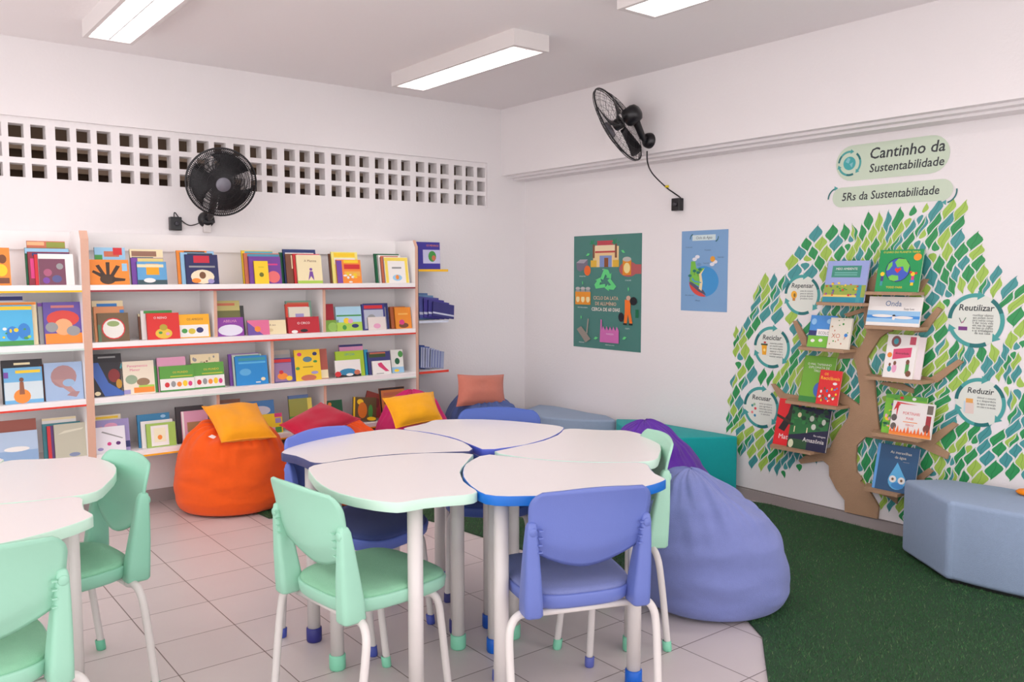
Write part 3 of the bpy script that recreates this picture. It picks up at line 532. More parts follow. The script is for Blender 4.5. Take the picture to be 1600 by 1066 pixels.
# ================================================================== POSTERS
def poster(name, q, draw, label):
    (a0, b0), (a1, b1) = W2(*q[0]), W2(*q[1]); Wd = a1-a0; Hh = b1-b0
    m = MB(); m.box((0, 0, -.0015), (Wd, Hh, 0), draw[0])
    A = Art(Wd, Hh, 0); draw[1](A); m.v, n = m.v+A.v, len(m.v); m.f += [tuple(i+n for i in f_) for f_ in A.f]; m.c += A.c; m.sm += A.sm
    o = m.build(name, PRINT, None, on_right_wall(XR-.0025) @ Matrix.Translation((a0, b0, 0))); tag(o, label, 'poster', 'posters on the right wall'); return o
def green(A):
    LG = (100, 214, 130); C_ = (214, 186, 160)
    A.r(.30, .72, .68, .90, (236, 206, 150)); A.r(.36, .9, .60, .95, (190, 70, 80)); A.r(.33, .86, .64, .91, (240, 220, 180)); A.r(.33, .845, .64, .86, (190, 60, 60)); A.r(.4, .72, .58, .82, (130, 150, 200)); A.r(.47, .72, .53, .8, (140, 80, 40))
    for sx in (.31, .64):
        A.r(sx-.015, .8, sx+.015, .92, (130, 84, 60)); A.p = 0
        for k in range(5):
            a = PI*k/4; A.poly([(sx, .92), (sx+.06*math.cos(a)-.01, .925+.03*math.sin(a)), (sx+.05*math.cos(a)+.01, .94+.03*math.sin(a))][::-1], (40, 140, 90)); A.l -= 1
        A.r(sx-.045, .72, sx+.045, .78, (226, 180, 60))
    A.t('LOJA', .46, .695, .014, 'w' if 0 else (230, 230, 230))
    A.poly([(.04, .76), (.1, .79), (.22, .79), (.22, .72), (.1, .68), (.05, .7)], (120, 112, 130)); A.poly([(.04, .76), (.1, .79), (.22, .79), (.16, .755)], (170, 164, 176)); A.e(.215, .69, .05, .045, (240, 110, 40))
    A.t('VENDEDORES', .14, .635, .014, (235, 235, 235))
    A.e(.82, .70, .13, .065, (180, 90, 90)); A.r(.90, .66, 1, .74, (180, 90, 90)); A.r(.74, .65, .86, .78, (224, 140, 30)); A.e(.8, .785, .06, .02, (190, 186, 180)); A.e(.8, .71, .045, .045, (240, 220, 150))
    A.t('CONSUMO', .82, .60, .014, (235, 235, 235))
    # three-arrow recycling mark
    for k in range(3):
        a = PI/2+k*2*PI/3; cx, cy = .49, .595
        def tr(x, y): return (cx+(x*math.cos(a-PI/2)-y*math.sin(a-PI/2))*1.0, cy+(x*math.sin(a-PI/2)+y*math.cos(a-PI/2))*.62)
        A.poly([tr(-.075, .04), tr(-.03, .02), tr(-.0, .10), tr(.03, .07), tr(.07, .1), tr(.04, .165), tr(-.02, .175)][::-1], LG); A.l -= 1
        A.poly([tr(.01, .055), tr(.085, .04), tr(.09, .12)], LG)
    for j, (cx, cy) in enumerate(((.07, .5), (.15, .5), (.23, .5))):
        for dz in (0,):
            A.r(cx-.04, .385, cx+.04, .49, (236, 150, 40)); A.e(cx, .435, .028, .03, (244, 226, 170)); A.e(cx, .53, .036, .014, (190, 186, 186)); A.e(cx, .505, .036, .016, (160, 156, 156)); A.r(cx-.04, .455, cx+.04, .5, (236, 150, 40))
    A.t('INDUSTRIA DE BEBIDA', .15, .355, .013, (235, 235, 235), maxw=.27)
    A.t('CICLO DA LATA', .5, .435, .042, C_, bold=.02, maxw=.42); A.t('DE ALUMÍNIO', .5, .385, .042, C_, bold=.02, maxw=.42); A.t('CERCA DE 60 DIAS', .5, .335, .042, (236, 228, 220), bold=.02, maxw=.44)
    # litter picker
    A.r(.78, .34, .86, .44, (240, 120, 40)); A.poly([(.78, .34), (.77, .24), (.81, .24), (.83, .34)], (240, 120, 40)); A.poly([(.82, .34), (.85, .24), (.89, .24), (.86, .34)], (240, 120, 40)); A.e(.83, .455, .03, .02, (210, 170, 150)); A.e(.9, .43, .05, .035, (30, 30, 36)); A.e(.73, .29, .04, .04, (34, 34, 44)); A.r(.93, .29, .97, .36, (20, 110, 70)); A.r(.76, .225, .81, .24, (30, 30, 30)); A.r(.84, .225, .89, .24, (30, 30, 30))
    A.t('COLETA', .82, .19, .014, (235, 235, 235))
    A.poly([(.06, .16), (.13, .19), (.28, .08), (.2, .045)][::-1], (150, 140, 130)); A.line([(.22, .13), (.24, .26)], .02, (160, 150, 140)); A.t('PRENSAGEM', .14, .04, .013, (235, 235, 235))
    A.poly([(.42, .06), (.7, .06), (.7, .17), (.67, .205), (.65, .165), (.62, .205), (.6, .165), (.57, .205), (.55, .165), (.52, .205), (.5, .165), (.47, .205), (.45, .17), (.45, .26), (.43, .26)], (206, 110, 176))
    A.t('FUNDIÇÃO', .57, .13, .018, (235, 220, 235)); A.t('FÁBRICA DE LATAS', .57, .035, .013, (235, 235, 235))
    for (x, y, a) in ((.23, .83, .5), (.75, .85, -.6), (.15, .58, PI/2), (.83, .53, PI/2), (.13, .27, PI/2), (.36, .09, .3), (.78, .11, .5)):
        A.poly([(x-.035*math.cos(a), y-.02*math.sin(a)), (x-.01*math.sin(a), y+.012*math.cos(a)+.004), (x+.035*math.cos(a), y+.02*math.sin(a)), (x+.01*math.sin(a), y-.012*math.cos(a))][::-1], LG); A.l -= 1
poster('poster', ((896.5, 541), (1003.5, 364)), ((74, 128, 120), green), 'dark green recycling cycle poster with orange cans and pink factory')
def blue(A):
    A.r(.24, .875, .74, .945, (206, 222, 222)); A.t('Ciclo da Água', .49, .895, .045, (40, 44, 60), shear=.2, maxw=.44)
    A.arc(.25, .895, .05, .065, PI*.5, PI, (20, 90, 90)); A.arc(.74, .92, .05, .065, -PI*.5, 0, (20, 90, 90))
    A.e(.5, .37, .32, .19, (62, 146, 206), 28)
    A.poly([(.18, .37)]+[(.5+.32*math.cos(a), .37+.19*math.sin(a)) for a in [PI*(1+.5*k/10) for k in range(11)]]+[(.56, .185), (.4, .25), (.2, .34)], (214, 74, 66))
    A.poly([(.19, .34), (.4, .24), (.56, .2), (.5, .26), (.36, .31), (.2, .38)][::-1], (84, 84, 104))
    A.poly([(.19, .37), (.22, .62), (.31, .62), (.34, .53), (.52, .535), (.43, .46), (.46, .36), (.4, .31), (.24, .36)][::-1], (120, 190, 70))
    A.poly([(.52, .535), (.45, .46), (.48, .36), (.46, .25), (.4, .28), (.42, .36), (.4, .46)], (232, 214, 170))
    A.poly([(.25, .42), (.3, .38), (.45, .36), (.45, .35), (.3, .36), (.24, .39)][::-1], (70, 150, 200))
    for (x, y) in ((.2, .44), (.3, .5), (.38, .48), (.42, .52)): A.r(x-.005, y-.05, x+.005, y, (110, 80, 60)); A.e(x, y, .04, .018, (30, 120, 110))
    for (x, y, c1) in ((.3, .645, (226, 226, 232)), (.36, .675, (226, 226, 232)), (.74, .61, (236, 226, 226)), (.68, .58, (226, 226, 232)), (.4, .58, (110, 150, 190))): A.e(x, y, .05, .022, c1)
    A.e(.69, .645, .05, .035, (232, 160, 50))
    for (s_, x, y) in (('Condensação', .17, .79), ('Precipitação', .58, .75), ('Evaporação', .86, .66), ('Transpiração', .55, .59), ('Água subterrânea', .2, .19), ('Infiltração', .38, .125)):
        A.t(s_, x, y, .02, (60, 84, 110), shear=.2, maxw=.22)
poster('poster', ((1064, 485), (1138.5, 358)), ((124, 164, 206), blue), 'light blue water cycle poster with a round green and blue landscape')
# ================================================================== MURAL, SIGNS, TREE
crown_px = [(1150, 700), (1140, 672), (1135, 640), (1142, 600), (1150, 570), (1142, 525), (1165, 500), (1172, 470), (1179, 450), (1186, 433), (1194, 430), (1222, 426), (1231, 419), (1238, 397), (1244, 389), (1263, 367), (1290, 350), (1320, 354),
    (1335, 353), (1354, 341), (1378, 333), (1397, 329), (1417, 326), (1448, 320), (1480, 322), (1514, 325), (1514, 357), (1525, 377), (1536, 386), (1547, 410), (1552, 425), (1572, 440), (1587, 432), (1606, 455), (1622, 500), (1603, 550), (1600, 585), (1640, 600), (1640, 720), (1608, 755),
    (1585, 752), (1575, 735), (1545, 755), (1500, 800), (1440, 830), (1405, 808), (1385, 795), (1372, 775), (1340, 770), (1315, 735), (1300, 700), (1285, 715), (1269, 722), (1261, 736), (1246, 728), (1230, 731), (1217, 746), (1194, 738), (1168, 722), (1161, 712)]
crown = [W2(*p) for p in crown_px]
SIGNS = [('Repensar', 1253.5, 461, .114, 'bulb'), ('Reciclar', 1206, 543, .123, 'bin'), ('Recusar', 1189.5, 637, .124, 'bits'), ('Reutilizar', 1524.5, 501, .131, 'pots'), ('Reduzir', 1531, 629, .118, 'jar')]
signs = [(n, *W2(u, v), r_, ic) for n, u, v, r_, ic in SIGNS]
LC = [(162, 196, 84), (46, 148, 84), (70, 150, 150)]; LD = [(112, 150, 50), (24, 104, 56), (34, 104, 110)]
A = Art(); rnd = random.Random(11)
PW, PH = .062, .118
amin = min(p[0] for p in crown); amax = max(p[0] for p in crown); bmin = min(p[1] for p in crown); bmax = max(p[1] for p in crown)
def warp(a, b_):
    q = Vector((a*2.6, b_*2.6, 3.3)); q2 = Vector((a*6, b_*6, 9.1)); bb = b_-bmin
    return (a + .36*bb + .11*noise.noise(q) + .03*noise.noise(q2) + .0045*math.sin(4*PI*(b_-bmin+.05)/PH), b_ + .05*noise.noise(q+Vector((7, 3, 1))) + .012*noise.noise(q2+Vector((2, 8, 1))))
nl = 0
for i in range(-30, int((amax-amin)/PW*2)+6):
    for j in range(-2, int((bmax-bmin)/PH)+4):
        ca = amin-.05+i*PW/2; cb = bmin-.05+j*PH+(PH/2 if i % 2 else 0)
        ci = (i+j*2+rnd.choice((0, 0, 1))) % 3
        mid = warp(ca, cb)
        if not inside(mid[0], mid[1], crown): continue
        if any((mid[0]-s_[1])**2+(mid[1]-s_[2])**2 < (s_[3]*1.16)**2 for s_ in signs): continue
        n = 10; gap = .0026*rnd.uniform(.6, 2.0); split = rnd.random() < .13; y0, y1 = -.47, .47
        def side(y): return max(0, PW/2*math.cos(PI*y)**1.6*.90-gap)
        parts_ = [(-1, 1, ci)] if not split else ([(-1, -.08, ci), (.08, 1, (ci+1) % 3)])
        cut = rnd.random() < .07 and not split
        segs = [(y0, y1)] if not cut else [(y0, -.03), (.03, y1)]
        for (sl, sr, cc) in parts_:
            for si, (ya_, yb_) in enumerate(segs):
                le = []; ri = []
                for k in range(n+1):
                    y = ya_+(yb_-ya_)*k/n; tp = math.sin(PI*k/n)**.5 if cut or split else 1
                    wd = side(y)*tp; c0_ = side(y)*(sl+sr)/2
                    hw_ = wd*(sr-sl)/2
                    if k in (0, n): hw_ = 0
                    ri.append(warp(ca+c0_+hw_, cb+y*PH*.97)); le.append(warp(ca+c0_-hw_, cb+y*PH*.97))
                A.l = 0; A.poly([ri[0]]+ri[1:-1]+[ri[-1]]+le[1:-1][::-1], LC[(cc+si) % 3])
                if not split and not cut: A.l = 2; A.line([warp(ca, cb+y*PH) for y in (-.36, -.15, .05, .22, .36)], .0016, LD[cc])
                nl += 1
mo = A.build('leaf_mural', PRINT, None, on_right_wall(XR-.0012)); tag(mo, 'wall decal of a tree crown made of green and teal leaves', 'wall decal')
TD, TL_ = (28, 112, 112), (70, 160, 156)
def arrow_ring(A, cx, cy, r, wd, starts, span, head=True):
    for a0 in starts:
        a1 = a0-span
        A.arc(cx, cy, r-wd/2, r+wd/2, a0, a0-span*.4, TD, 6); A.l -= 1
        A.arc(cx, cy, r-wd/2, r+wd/2, a0-span*.4, a1, TL_, 8); A.l -= 1
        t = Vector((math.sin(a1), -math.cos(a1))); n_ = Vector((math.cos(a1), math.sin(a1))); c_ = Vector((cx, cy))+n_*r
        A.poly([c_-n_*wd*1.15, c_+t*wd*1.7, c_+n_*wd*1.15], TL_); A.l -= 1
    A.l += 1
texts = dict(Repensar=['antes de comprar', 'pense se realmente', 'precisa daquele', 'produto novo'], Reciclar=['materiais podem', 'ser transformados', 'em novos objetos', 'separar o lixo', 'corretamente e', 'reciclar sempre'],
    Recusar=['evite produtos', 'que agridem a', 'natureza como', 'sacos plásticos', 'e canudos'], Reutilizar=['reutilizar objetos', 'que podem servir', 'para outras coisas', 'é dar nova vida', 'em vez de jogar', 'no lixo os vidros', 'e as embalagens', 'da sua casa'], Reduzir=['diminuir o consumo', 'e o desperdício', 'de água e energia', 'em casa e na escola'])
for nme, a0, b0, r_, ic in signs:
    t = thing('round_sign', f'round wall sticker headed {nme} ringed by three teal arrows', 'sign', (XR-.004, -a0, b0), 0, 'round stickers on the leaf mural'); MW = Matrix(((0, 0, -1, 0), (-1, 0, 0, 0), (0, 1, 0, 0), (0, 0, 0, 1)))
    t.matrix_world = Matrix.Translation((XR-.002, -a0, b0)) @ MW
    A = Art(); A.e(0, 0, r_*.97, r_*.97, (222, 226, 216), 40); A.build('disc', PRINT, t)
    A = Art(z=.0004); arrow_ring(A, 0, 0, r_*.93, r_*.15, [PI-.05, PI/2-.55, -PI/2+.35+.15], PI/2+.12) if 0 else arrow_ring(A, 0, 0, r_*.93, r_*.15, [PI-.05, PI*.30, -PI*.36], PI*.50)
    A.build('arrow_ring', PRINT, t)
    A = Art(z=.0006); A.t(nme, 0, r_*.36, r_*.33, (50, 56, 58), shear=.15, bold=.012, maxw=r_*1.25)
    ls = texts[nme]
    for k, s_ in enumerate(ls): A.t(s_, r_*.26, r_*.16-k*r_*.125*(6/max(6, len(ls))), r_*.125, (84, 88, 88), maxw=r_*.72)
    A.build('lettering', PRINT, t)
    A = Art(z=.0006)
    if ic == 'bulb': A.e(-r_*.45, 0, r_*.17, r_*.2, (240, 176, 50)); A.r(-r_*.53, -r_*.3, -r_*.38, -r_*.15, (200, 130, 50)); A.e(-r_*.42, -r_*.02, r_*.06, r_*.1, (140, 110, 50))
    if ic == 'bin': A.poly([(-r_*.56, r_*.08), (-r_*.52, -r_*.38), (-r_*.3, -r_*.38), (-r_*.26, r_*.08)], (240, 170, 40)); A.r(-r_*.6, r_*.08, -r_*.22, r_*.16, (70, 90, 70)); A.e(-r_*.4, -r_*.15, r_*.07, r_*.07, 'w' if 0 else (250, 220, 130)); A.e(-r_*.38, r_*.22, r_*.07, r_*.05, (200, 60, 60))
    if ic == 'bits':
        for (x, y, c_) in ((-.5, .05, (60, 150, 150)), (-.38, .12, (150, 190, 150)), (-.32, -.08, (220, 70, 80)), (-.5, -.28, (230, 130, 130)), (-.34, -.42, (60, 140, 180))): A.e(r_*x, r_*y, r_*.07, r_*.07, c_, 8)
    if ic == 'pots': A.r(-r_*.6, -r_*.38, -r_*.28, -r_*.24, (120, 50, 130)); A.line([(-r_*.5, -r_*.1), (-r_*.58, r_*.08)], .004, (90, 110, 100)); A.line([(-r_*.45, -r_*.1), (-r_*.34, r_*.1)], .004, (90, 130, 100)); A.line([(-r_*.5, -r_*.12), (-r_*.4, -r_*.02)], .004, (190, 110, 150))
    if ic == 'jar': A.r(-r_*.58, -r_*.5, -r_*.22, -r_*.02, (226, 206, 196)); A.r(-r_*.54, -r_*.06, -r_*.26, r_*.12, (236, 170, 90)); A.r(-r_*.62, -r_*.46, -r_*.56, r_*.0, (190, 214, 226))
    A.build('icon', PRINT, t)
def pill(label, quad, draw, name='pill_sign'):
    (a0, b0), (a1, b1), (a2, b2) = [W2(*q) for q in quad]         # left-centre, right-centre, height point
    cx = (a0+a1)/2; cy = (b0+b1)/2; hw = (a1-a0)/2; hh = b2
    return cx, cy, hw
def place_sign(label, cu, cv, hw, hh, draw, rot=0):
    a, b__ = W2(cu, cv); t = thing('wall_sign', label, 'sign'); t.matrix_world = Matrix.Translation((XR-.002, -a, b__)) @ Matrix(((0, 0, -1, 0), (-1, 0, 0, 0), (0, 1, 0, 0), (0, 0, 0, 1)))
    A = Art(); pts = [(hw-hh+hh*math.cos(x_), hh*math.sin(x_)) for x_ in [-PI/2+PI*k/12 for k in range(13)]]+[(-hw+hh+hh*math.cos(x_), hh*math.sin(x_)) for x_ in [PI/2+PI*k/12 for k in range(13)]]
    A.poly(pts, (200, 214, 192)); A.build('plate', PRINT, t); draw(t, hw, hh)
def d1(t, hw, hh):
    A = Art(z=.0006); A.t('Cantinho da', hw*.27, hh*.12, hh*.86, (46, 50, 54), shear=.15, bold=.012, maxw=hw*1.28); A.t('Sustentabilidade', hw*.27, -hh*.62, hh*.66, (46, 50, 54), shear=.15, bold=.012, maxw=hw*1.28); A.build('lettering', PRINT, t)
    A = Art(z=.0006); arrow_ring(A, -hw*.74, 0, hh*.66, hh*.12, [PI-.1, PI*.28, -PI*.38], PI*.5); A.build('arrow_ring', PRINT, t)
    A = Art(z=.0006); A.e(-hw*.74, 0, hh*.38, hh*.38, (64, 166, 166), 24); A.poly([(-hw*.74-hh*.25, hh*.1), (-hw*.74-hh*.1, hh*.33), (-hw*.74+hh*.05, hh*.25), (-hw*.74-hh*.05, 0)][::-1], (130, 190, 196)); A.poly([(-hw*.74, -hh*.05), (-hw*.74+hh*.22, hh*.05), (-hw*.74+hh*.15, -hh*.25)][::-1], (130, 190, 196)); A.build('globe', PRINT, t)
def d2(t, hw, hh):
    A = Art(z=.0006); A.t('5Rs da Sustentabilidade', -hw*.02, -hh*.36, hh*1.15, (46, 50, 54), shear=.15, bold=.012, maxw=hw*1.62); A.build('lettering', PRINT, t)
    A = Art(z=.0006); wd = hh*.14
    A.arc(-hw+hh*.62, -hh*.1, hh*1.02, hh*1.16, PI, PI*.6, TD, 8); A.arc(hw-hh*.75, -hh*.15, hh*1.02, hh*1.16, 0.15, -PI*.42, TD, 8)
    A.poly([(-hw+hh*.2, hh*1.2), (-hw+hh*.62, hh*.98), (-hw+hh*.2, hh*.72)], TL_); A.poly([(hw-hh*.6, -hh*1.45), (hw-hh*.6, -hh*.95), (hw-hh*1.0, -hh*1.15)], TL_)
    A.build('arrow', PRINT, t)
pa, pb = W2(1302, 255), W2(1479, 238)
place_sign('pale green rounded sign reading Cantinho da Sustentabilidade with a globe', 1391, 248.5, (pb[0]-pa[0])/2, .094, d1)
pa, pb = W2(1295, 308), W2(1485, 300)
place_sign('narrow pale green rounded sign reading 5Rs da Sustentabilidade above leaves', 1390, 303, (pb[0]-pa[0])/2*.985, .053, d2)
# ---- tree board: flat MDF cut-out 15 mm thick standing off the wall
XT = XR-.020
def TW(u, v, x=XT): p = onX(u, v, x); return (-p.y, p.z)
def c1(*P): return [(1200+x/5, 400+y/5) for x, y in P]
def c2(*P): return [(1200+x/5, 600+y/5) for x, y in P]
trunk = (c2((598, 1000), (852, 1055), (862, 960), (795, 845), (755, 800), (720, 760), (735, 745), (690, 690), (682, 600), (692, 480), (760, 415), (900, 420), (870, 370), (855, 270), (835, 60)) + c1((830, 980), (800, 910), (775, 840), (775, 790), (870, 640), (925, 600), (970, 590), (940, 500), (800, 440), (810, 300), (835, 280), (860, 120), (800, 170), (745, 280),
    (750, 420), (745, 500), (770, 600), (735, 690), (700, 725), (655, 700), (560, 700), (560, 765), (660, 770), (690, 870), (710, 1000)) + c2((718, 60), (715, 170), (640, 115), (560, 60), (520, 130), (640, 190), (620, 270), (545, 380), (495, 470), (470, 560), (430, 600), (475, 640), (478, 720), (530, 820), (598, 910)))
branches = [c1((190, 510), (215, 505), (300, 640), (300, 700), (330, 740), (280, 740)),                       # upper left twig
    c1((590, 455), (760, 400), (800, 440), (740, 440), (620, 478)),
    c1((1180, 560), (1320, 400), (1355, 420), (1230, 595), (1130, 600)),
    c1((1210, 180), (1250, 180), (1180, 290), (1130, 310), (1120, 290)),
    c1((1270, 950), (1480, 810), (1522, 830), (1320, 990), (1150, 980), (900, 975), (900, 930), (1000, 925)),
    c1((1450/1.38+0, 1000), (1130, 1040), (1130, 1075), (1040, 1050), (870, 1000), (900, 985)),
    c2((20, 0), (45, 0), (120, 75), (240, 95), (330, 130), (560, 130), (560, 170), (100, 125), (70, 90)),
    c2((235, 600), (290, 560), (470, 500), (560, 560), (440, 600), (255, 625)),
    c2((1160, 470), (1440, 300), (1480, 320), (1300, 470), (1410, 545), (1395, 590), (1150, 480)),
    c2((760, 415), (900, 370), (1200, 420), (1280, 480), (1160, 480), (900, 440)),
    c2((1165, 720), (1250, 660), (1285, 685), (1210, 750), (1100, 790)),
    c2((795, 845), (830, 800), (1010, 830), (1000, 940), (940, 890), (860, 860)),
    c1((560, 755), (680, 740), (690, 800), (540, 805))]
tr_ = thing('tree_shelf', 'brown board tree with branches carrying small book shelves on mural wall', 'shelf', (XT, -2.85, .06)); ofs = Vector((XT, -2.85, .06))
def board(P_, nm, par, thk=.016, zoff=0.0):
    pts = [TW(*p) for p in P_]
    ar = sum(pts[i][0]*pts[(i+1) % len(pts)][1]-pts[(i+1) % len(pts)][0]*pts[i][1] for i in range(len(pts)))
    if ar < 0: pts = pts[::-1]
    m = MB(); MX = on_right_wall(XT+zoff+thk) ; m.prism(pts, 0, thk, M4=Matrix.Translation(-ofs) @ MX); return m.build(nm, M['mdf'], par)
board(trunk, 'trunk', tr_)
for k, P_ in enumerate(branches): board(P_, 'branch', tr_, .0145-.0003*k if 0 else .015, .001+.0002*k)
# shelf boards: (front-left px, front-right px, right end straight flag)
SD = .115; XF = XT-SD
shelves = [((1275, 474), (1347, 477)), ((1352, 457.5), (1425, 460)), ((1350, 509), (1431, 517)), ((1247, 543), (1318, 551)), ((1352, 591), (1440, 598)), ((1227, 627), (1307, 640)), ((1362, 675), (1433, 693)), ((1203, 697), (1266, 710)), ((1350, 765), (1402, 775))]
shz = []
for (p, q) in shelves:
    a = onX(*p, XF); b2 = onX(*q, XF); z = (a.z+b2.z)/2; y0 = -a.y; y1 = -b2.y; shz.append((z, a.y, b2.y))
    m = MB(); m.prism([(XF, b2.y), (XF, a.y), (XT, a.y+.05), (XT, b2.y-.005)], z-.008, z+.008, M4=Matrix.Translation(-ofs)); m.build('shelf', M['mdf'], tr_)
def tree_book(si, bl, br, ht_px, cover, art, label, lay=0, th=.010, lean=.24, spine=None):
    """bl, br photo points of the lower corners, ht_px photo point of the top-left corner"""
    z = shz[si][0]+.0085; xb = XF+.035+lay*.014
    # where the bottom edge meets the board
    y0 = onX(*bl, xb).y; y1 = onX(*br, xb).y; wd = y0-y1
    zt = onX(*ht_px, xb+.05).z; ht = (zt-z)/math.cos(lean)
    A = book_mesh(wd, ht, th, CL.get(cover, cover), art, spine)
    t = thing('book', label, 'book', (xb, (y0+y1)/2, z), 0, 'books on the tree shelf')
    R = Matrix.Rotation(lean, 4, 'Y') @ Matrix(((0, 0, -1, 0), (-1, 0, 0, 0), (0, 1, 0, 0), (0, 0, 0, 1))) @ Matrix.Translation((-wd/2, 0, 0))
    # split: cover and pages
    o = A.build('cover', PRINT, t, None); o.matrix_local = R
    m = MB(); m.box((.003, .003, -th+.0016), (wd-.0015, ht-.001, -.0016), (236, 230, 220)); o2 = m.build('pages', PRINT, t); o2.matrix_local = R
    return t
GR = (40, 150, 84)
tree_book(0, (1284, 473), (1349, 475), (1291, 408), (150, 164, 214), [('r', .13, .6, .83, .88, (60, 140, 120)), ('t', 'MEIO AMBIENTE', .48, .78, .075, 'w', .6), ('r', .2, .7, .75, .72, (120, 190, 180)), ('r', .2, .65, .75, .67, (120, 190, 180)), ('r', 0, .13, 1, .42, (150, 170, 70)), ('r', 0, 0, 1, .13, (40, 140, 160)), ('r', .8, 0, .9, .42, (60, 150, 160)), ('r', 0, .13, .8, .18, (230, 200, 110))]
    + speckle(21, 30, .05, .17, .8, .46, ['r', 'g', 'y', 'p', 'e', (190, 140, 90)], .035), 'blue and green book with crowd scene, topmost left tree shelf')
tree_book(1, (1366, 457), (1434, 459), (1375, 391), (22, 150, 84), [('t', 'O LIVRO DO PLANETA TERRA', .5, .92, .065, 'y', .9), ('e', .47, .52, .285, .29, 'k'), ('e', .47, .52, .27, .275, (60, 90, 190)), ('p', [(.38, .7), (.45, .79), (.62, .77), (.73, .62), (.7, .45), (.62, .5), (.58, .6), (.45, .58), (.42, .64)][::-1], (120, 200, 80)), ('p', [(.21, .5), (.24, .66), (.32, .72), (.33, .62), (.27, .52)][::-1], (120, 200, 80)),
    ('p', [(.27, .35), (.35, .40), (.5, .38), (.52, .28), (.42, .25), (.32, .28)][::-1], (120, 200, 80)), ('p', [(.47, .44), (.40, .52), (.42, .57), (.47, .545), (.53, .58), (.55, .53)][::-1], (226, 50, 50)), ('e', .88, .82, .09, .085, (240, 150, 40)),
    ('e', .13, .42, .05, .05, 'y'), ('r', .1, .25, .17, .37, (70, 60, 130)), ('r', .1, .14, .16, .25, 't'), ('e', .83, .42, .05, .05, 'y'), ('r', .8, .28, .87, .37, 'm'), ('r', .78, .22, .89, .28, 'b'), ('r', .8, .15, .87, .22, 'y'), ('e', .9, .44, .03, .03, 'r'), ('e', .78, .46, .03, .03, 'r'), ('t', 'TODD PARR', .45, .08, .07, 'y', .45)], 'green book with a globe and a red heart on its cover', spine=(44, 60, 150))
tree_book(2, (1352, 509), (1435, 515), (1363, 463), 'w', [('r', 0, .12, 1, .52, (150, 196, 232)), ('r', .0, .26, 1, .36, (60, 140, 214)), ('e', .3, .34, .2, .05, 'w'), ('e', .7, .3, .18, .05, 'w'), ('e', .52, .28, .03, .07, 'w'), ('e', .52, .36, .03, .03, 'k'), ('t', 'Onda', .48, .68, .26, (70, 110, 160), .3), ('t', 'Suzy Lee', .78, .56, .1, (60, 60, 70), .22), ('r', 0, 0, 1, .12, 'w')], 'white landscape book with a band of blue sea waves')
tree_book(3, (1260, 541), (1301, 545), (1262, 492), (70, 140, 210), [('r', 0, 0, 1, .36, (120, 190, 60)), ('r', .0, .36, .3, .52, 'n'), ('r', .3, .37, 1, .57, 'w'), ('t', 'ECOLOGIA', .68, .41, .13, (70, 70, 80), .6), ('e', .2, .2, .08, .05, 'w'), ('e', .5, .22, .08, .05, 'w'), ('e', .15, .8, .1, .1, (140, 190, 230)), ('e', .75, .82, .12, .08, (140, 190, 230))], 'blue and green ecology book behind the speckled white book', lay=1)
tree_book(3, (1291, 543), (1325, 548), (1295, 496), (226, 220, 204), [('t', 'XO', .35, .35, .2, 'e', .4), ('e', .8, .45, .08, .06, 'b')] + speckle(31, 16, .1, .05, .9, .95, ['g', (190, 150, 110), (150, 170, 130), 'e', (200, 190, 170)], .045), 'small speckled white book beside the ecology book', th=.014)
tree_book(4, (1395, 590), (1437, 594), (1402, 525), (226, 214, 216), [('r', .2, .4, .6, .75, (200, 80, 90))], 'pinkish white book peeking out right behind family picture book', lay=1)
tree_book(4, (1378, 588), (1425, 592), (1387, 522), 'w', [('p', [(.25, .42), (.25, .66), (.85, .72), (.85, .5)][::-1], (214, 70, 110)), ('t', 'diversidade', .55, .55, .07, 'k', .5), ('e', .3, .84, .16, .13, (130, 80, 80)), ('e', .3, .84, .08, .07, 't'), ('r', .75, .78, .95, .96, (196, 80, 100)), ('e', .2, .2, .07, .07, 't'), ('e', .36, .22, .08, .1, 'f'), ('e', .36, .34, .05, .05, 'd'), ('e', .2, .3, .04, .04, 'd'), ('e', .15, .52, .08, .06, 'o'), ('r', .72, .12, .84, .34, 'g'), ('e', .78, .38, .06, .06, 'd'), ('e', .84, .12, .09, .07, 'd')], 'white book with a pink panel and small family drawings', th=.014)
tree_book(5, (1247, 625), (1296, 632), (1254, 555), (110, 170, 50), [('t', 'O MAL TAMANHO', .5, .8, .07, 'w', .75), ('t', 'DIPLOMATA DE', .5, .73, .07, 'w', .7), ('t', 'TRILHA', .5, .66, .07, 'w', .35), ('r', 0, 0, 1, .12, (50, 130, 60)), ('e', .62, .28, .2, .17, (60, 100, 180)), ('e', .68, .42, .13, .1, (120, 74, 60)), ('e', .8, .2, .1, .1, (110, 60, 60))], 'tall green book with a blue and brown creature on its cover', lay=1)
tree_book(5, (1274, 628), (1308, 634), (1280, 577), (220, 36, 40), [('t', 'OS', .3, .85, .1, 'y', .3), ('t', 'Recicláveis', .5, .72, .14, 'y', .85), ('e', .75, .62, .1, .04, 'w')] + speckle(41, 22, .12, .1, .88, .5, ['y', 'w', 'o', 'd', 'g', 'b'], .06), 'small red book with yellow title overlapping the tall green book', th=.008)
tree_book(7, (1207, 690), (1240, 697), (1214, 622), (222, 30, 38), [('p', [(.15, .35), (.45, .3), (.75, .62), (.98, .95), (.6, .98), (.5, .7)][::-1], (30, 26, 28)), ('e', .7, .68, .2, .12, (44, 34, 30)), ('p', [(0, .6), (1, .42), (1, .48), (0, .66)][::-1], (60, 44, 30)), ('t', 'Mata', .5, .14, .15, 'w', .7)], 'red book with a black toucan shape, lowest left tree shelf', lay=1)
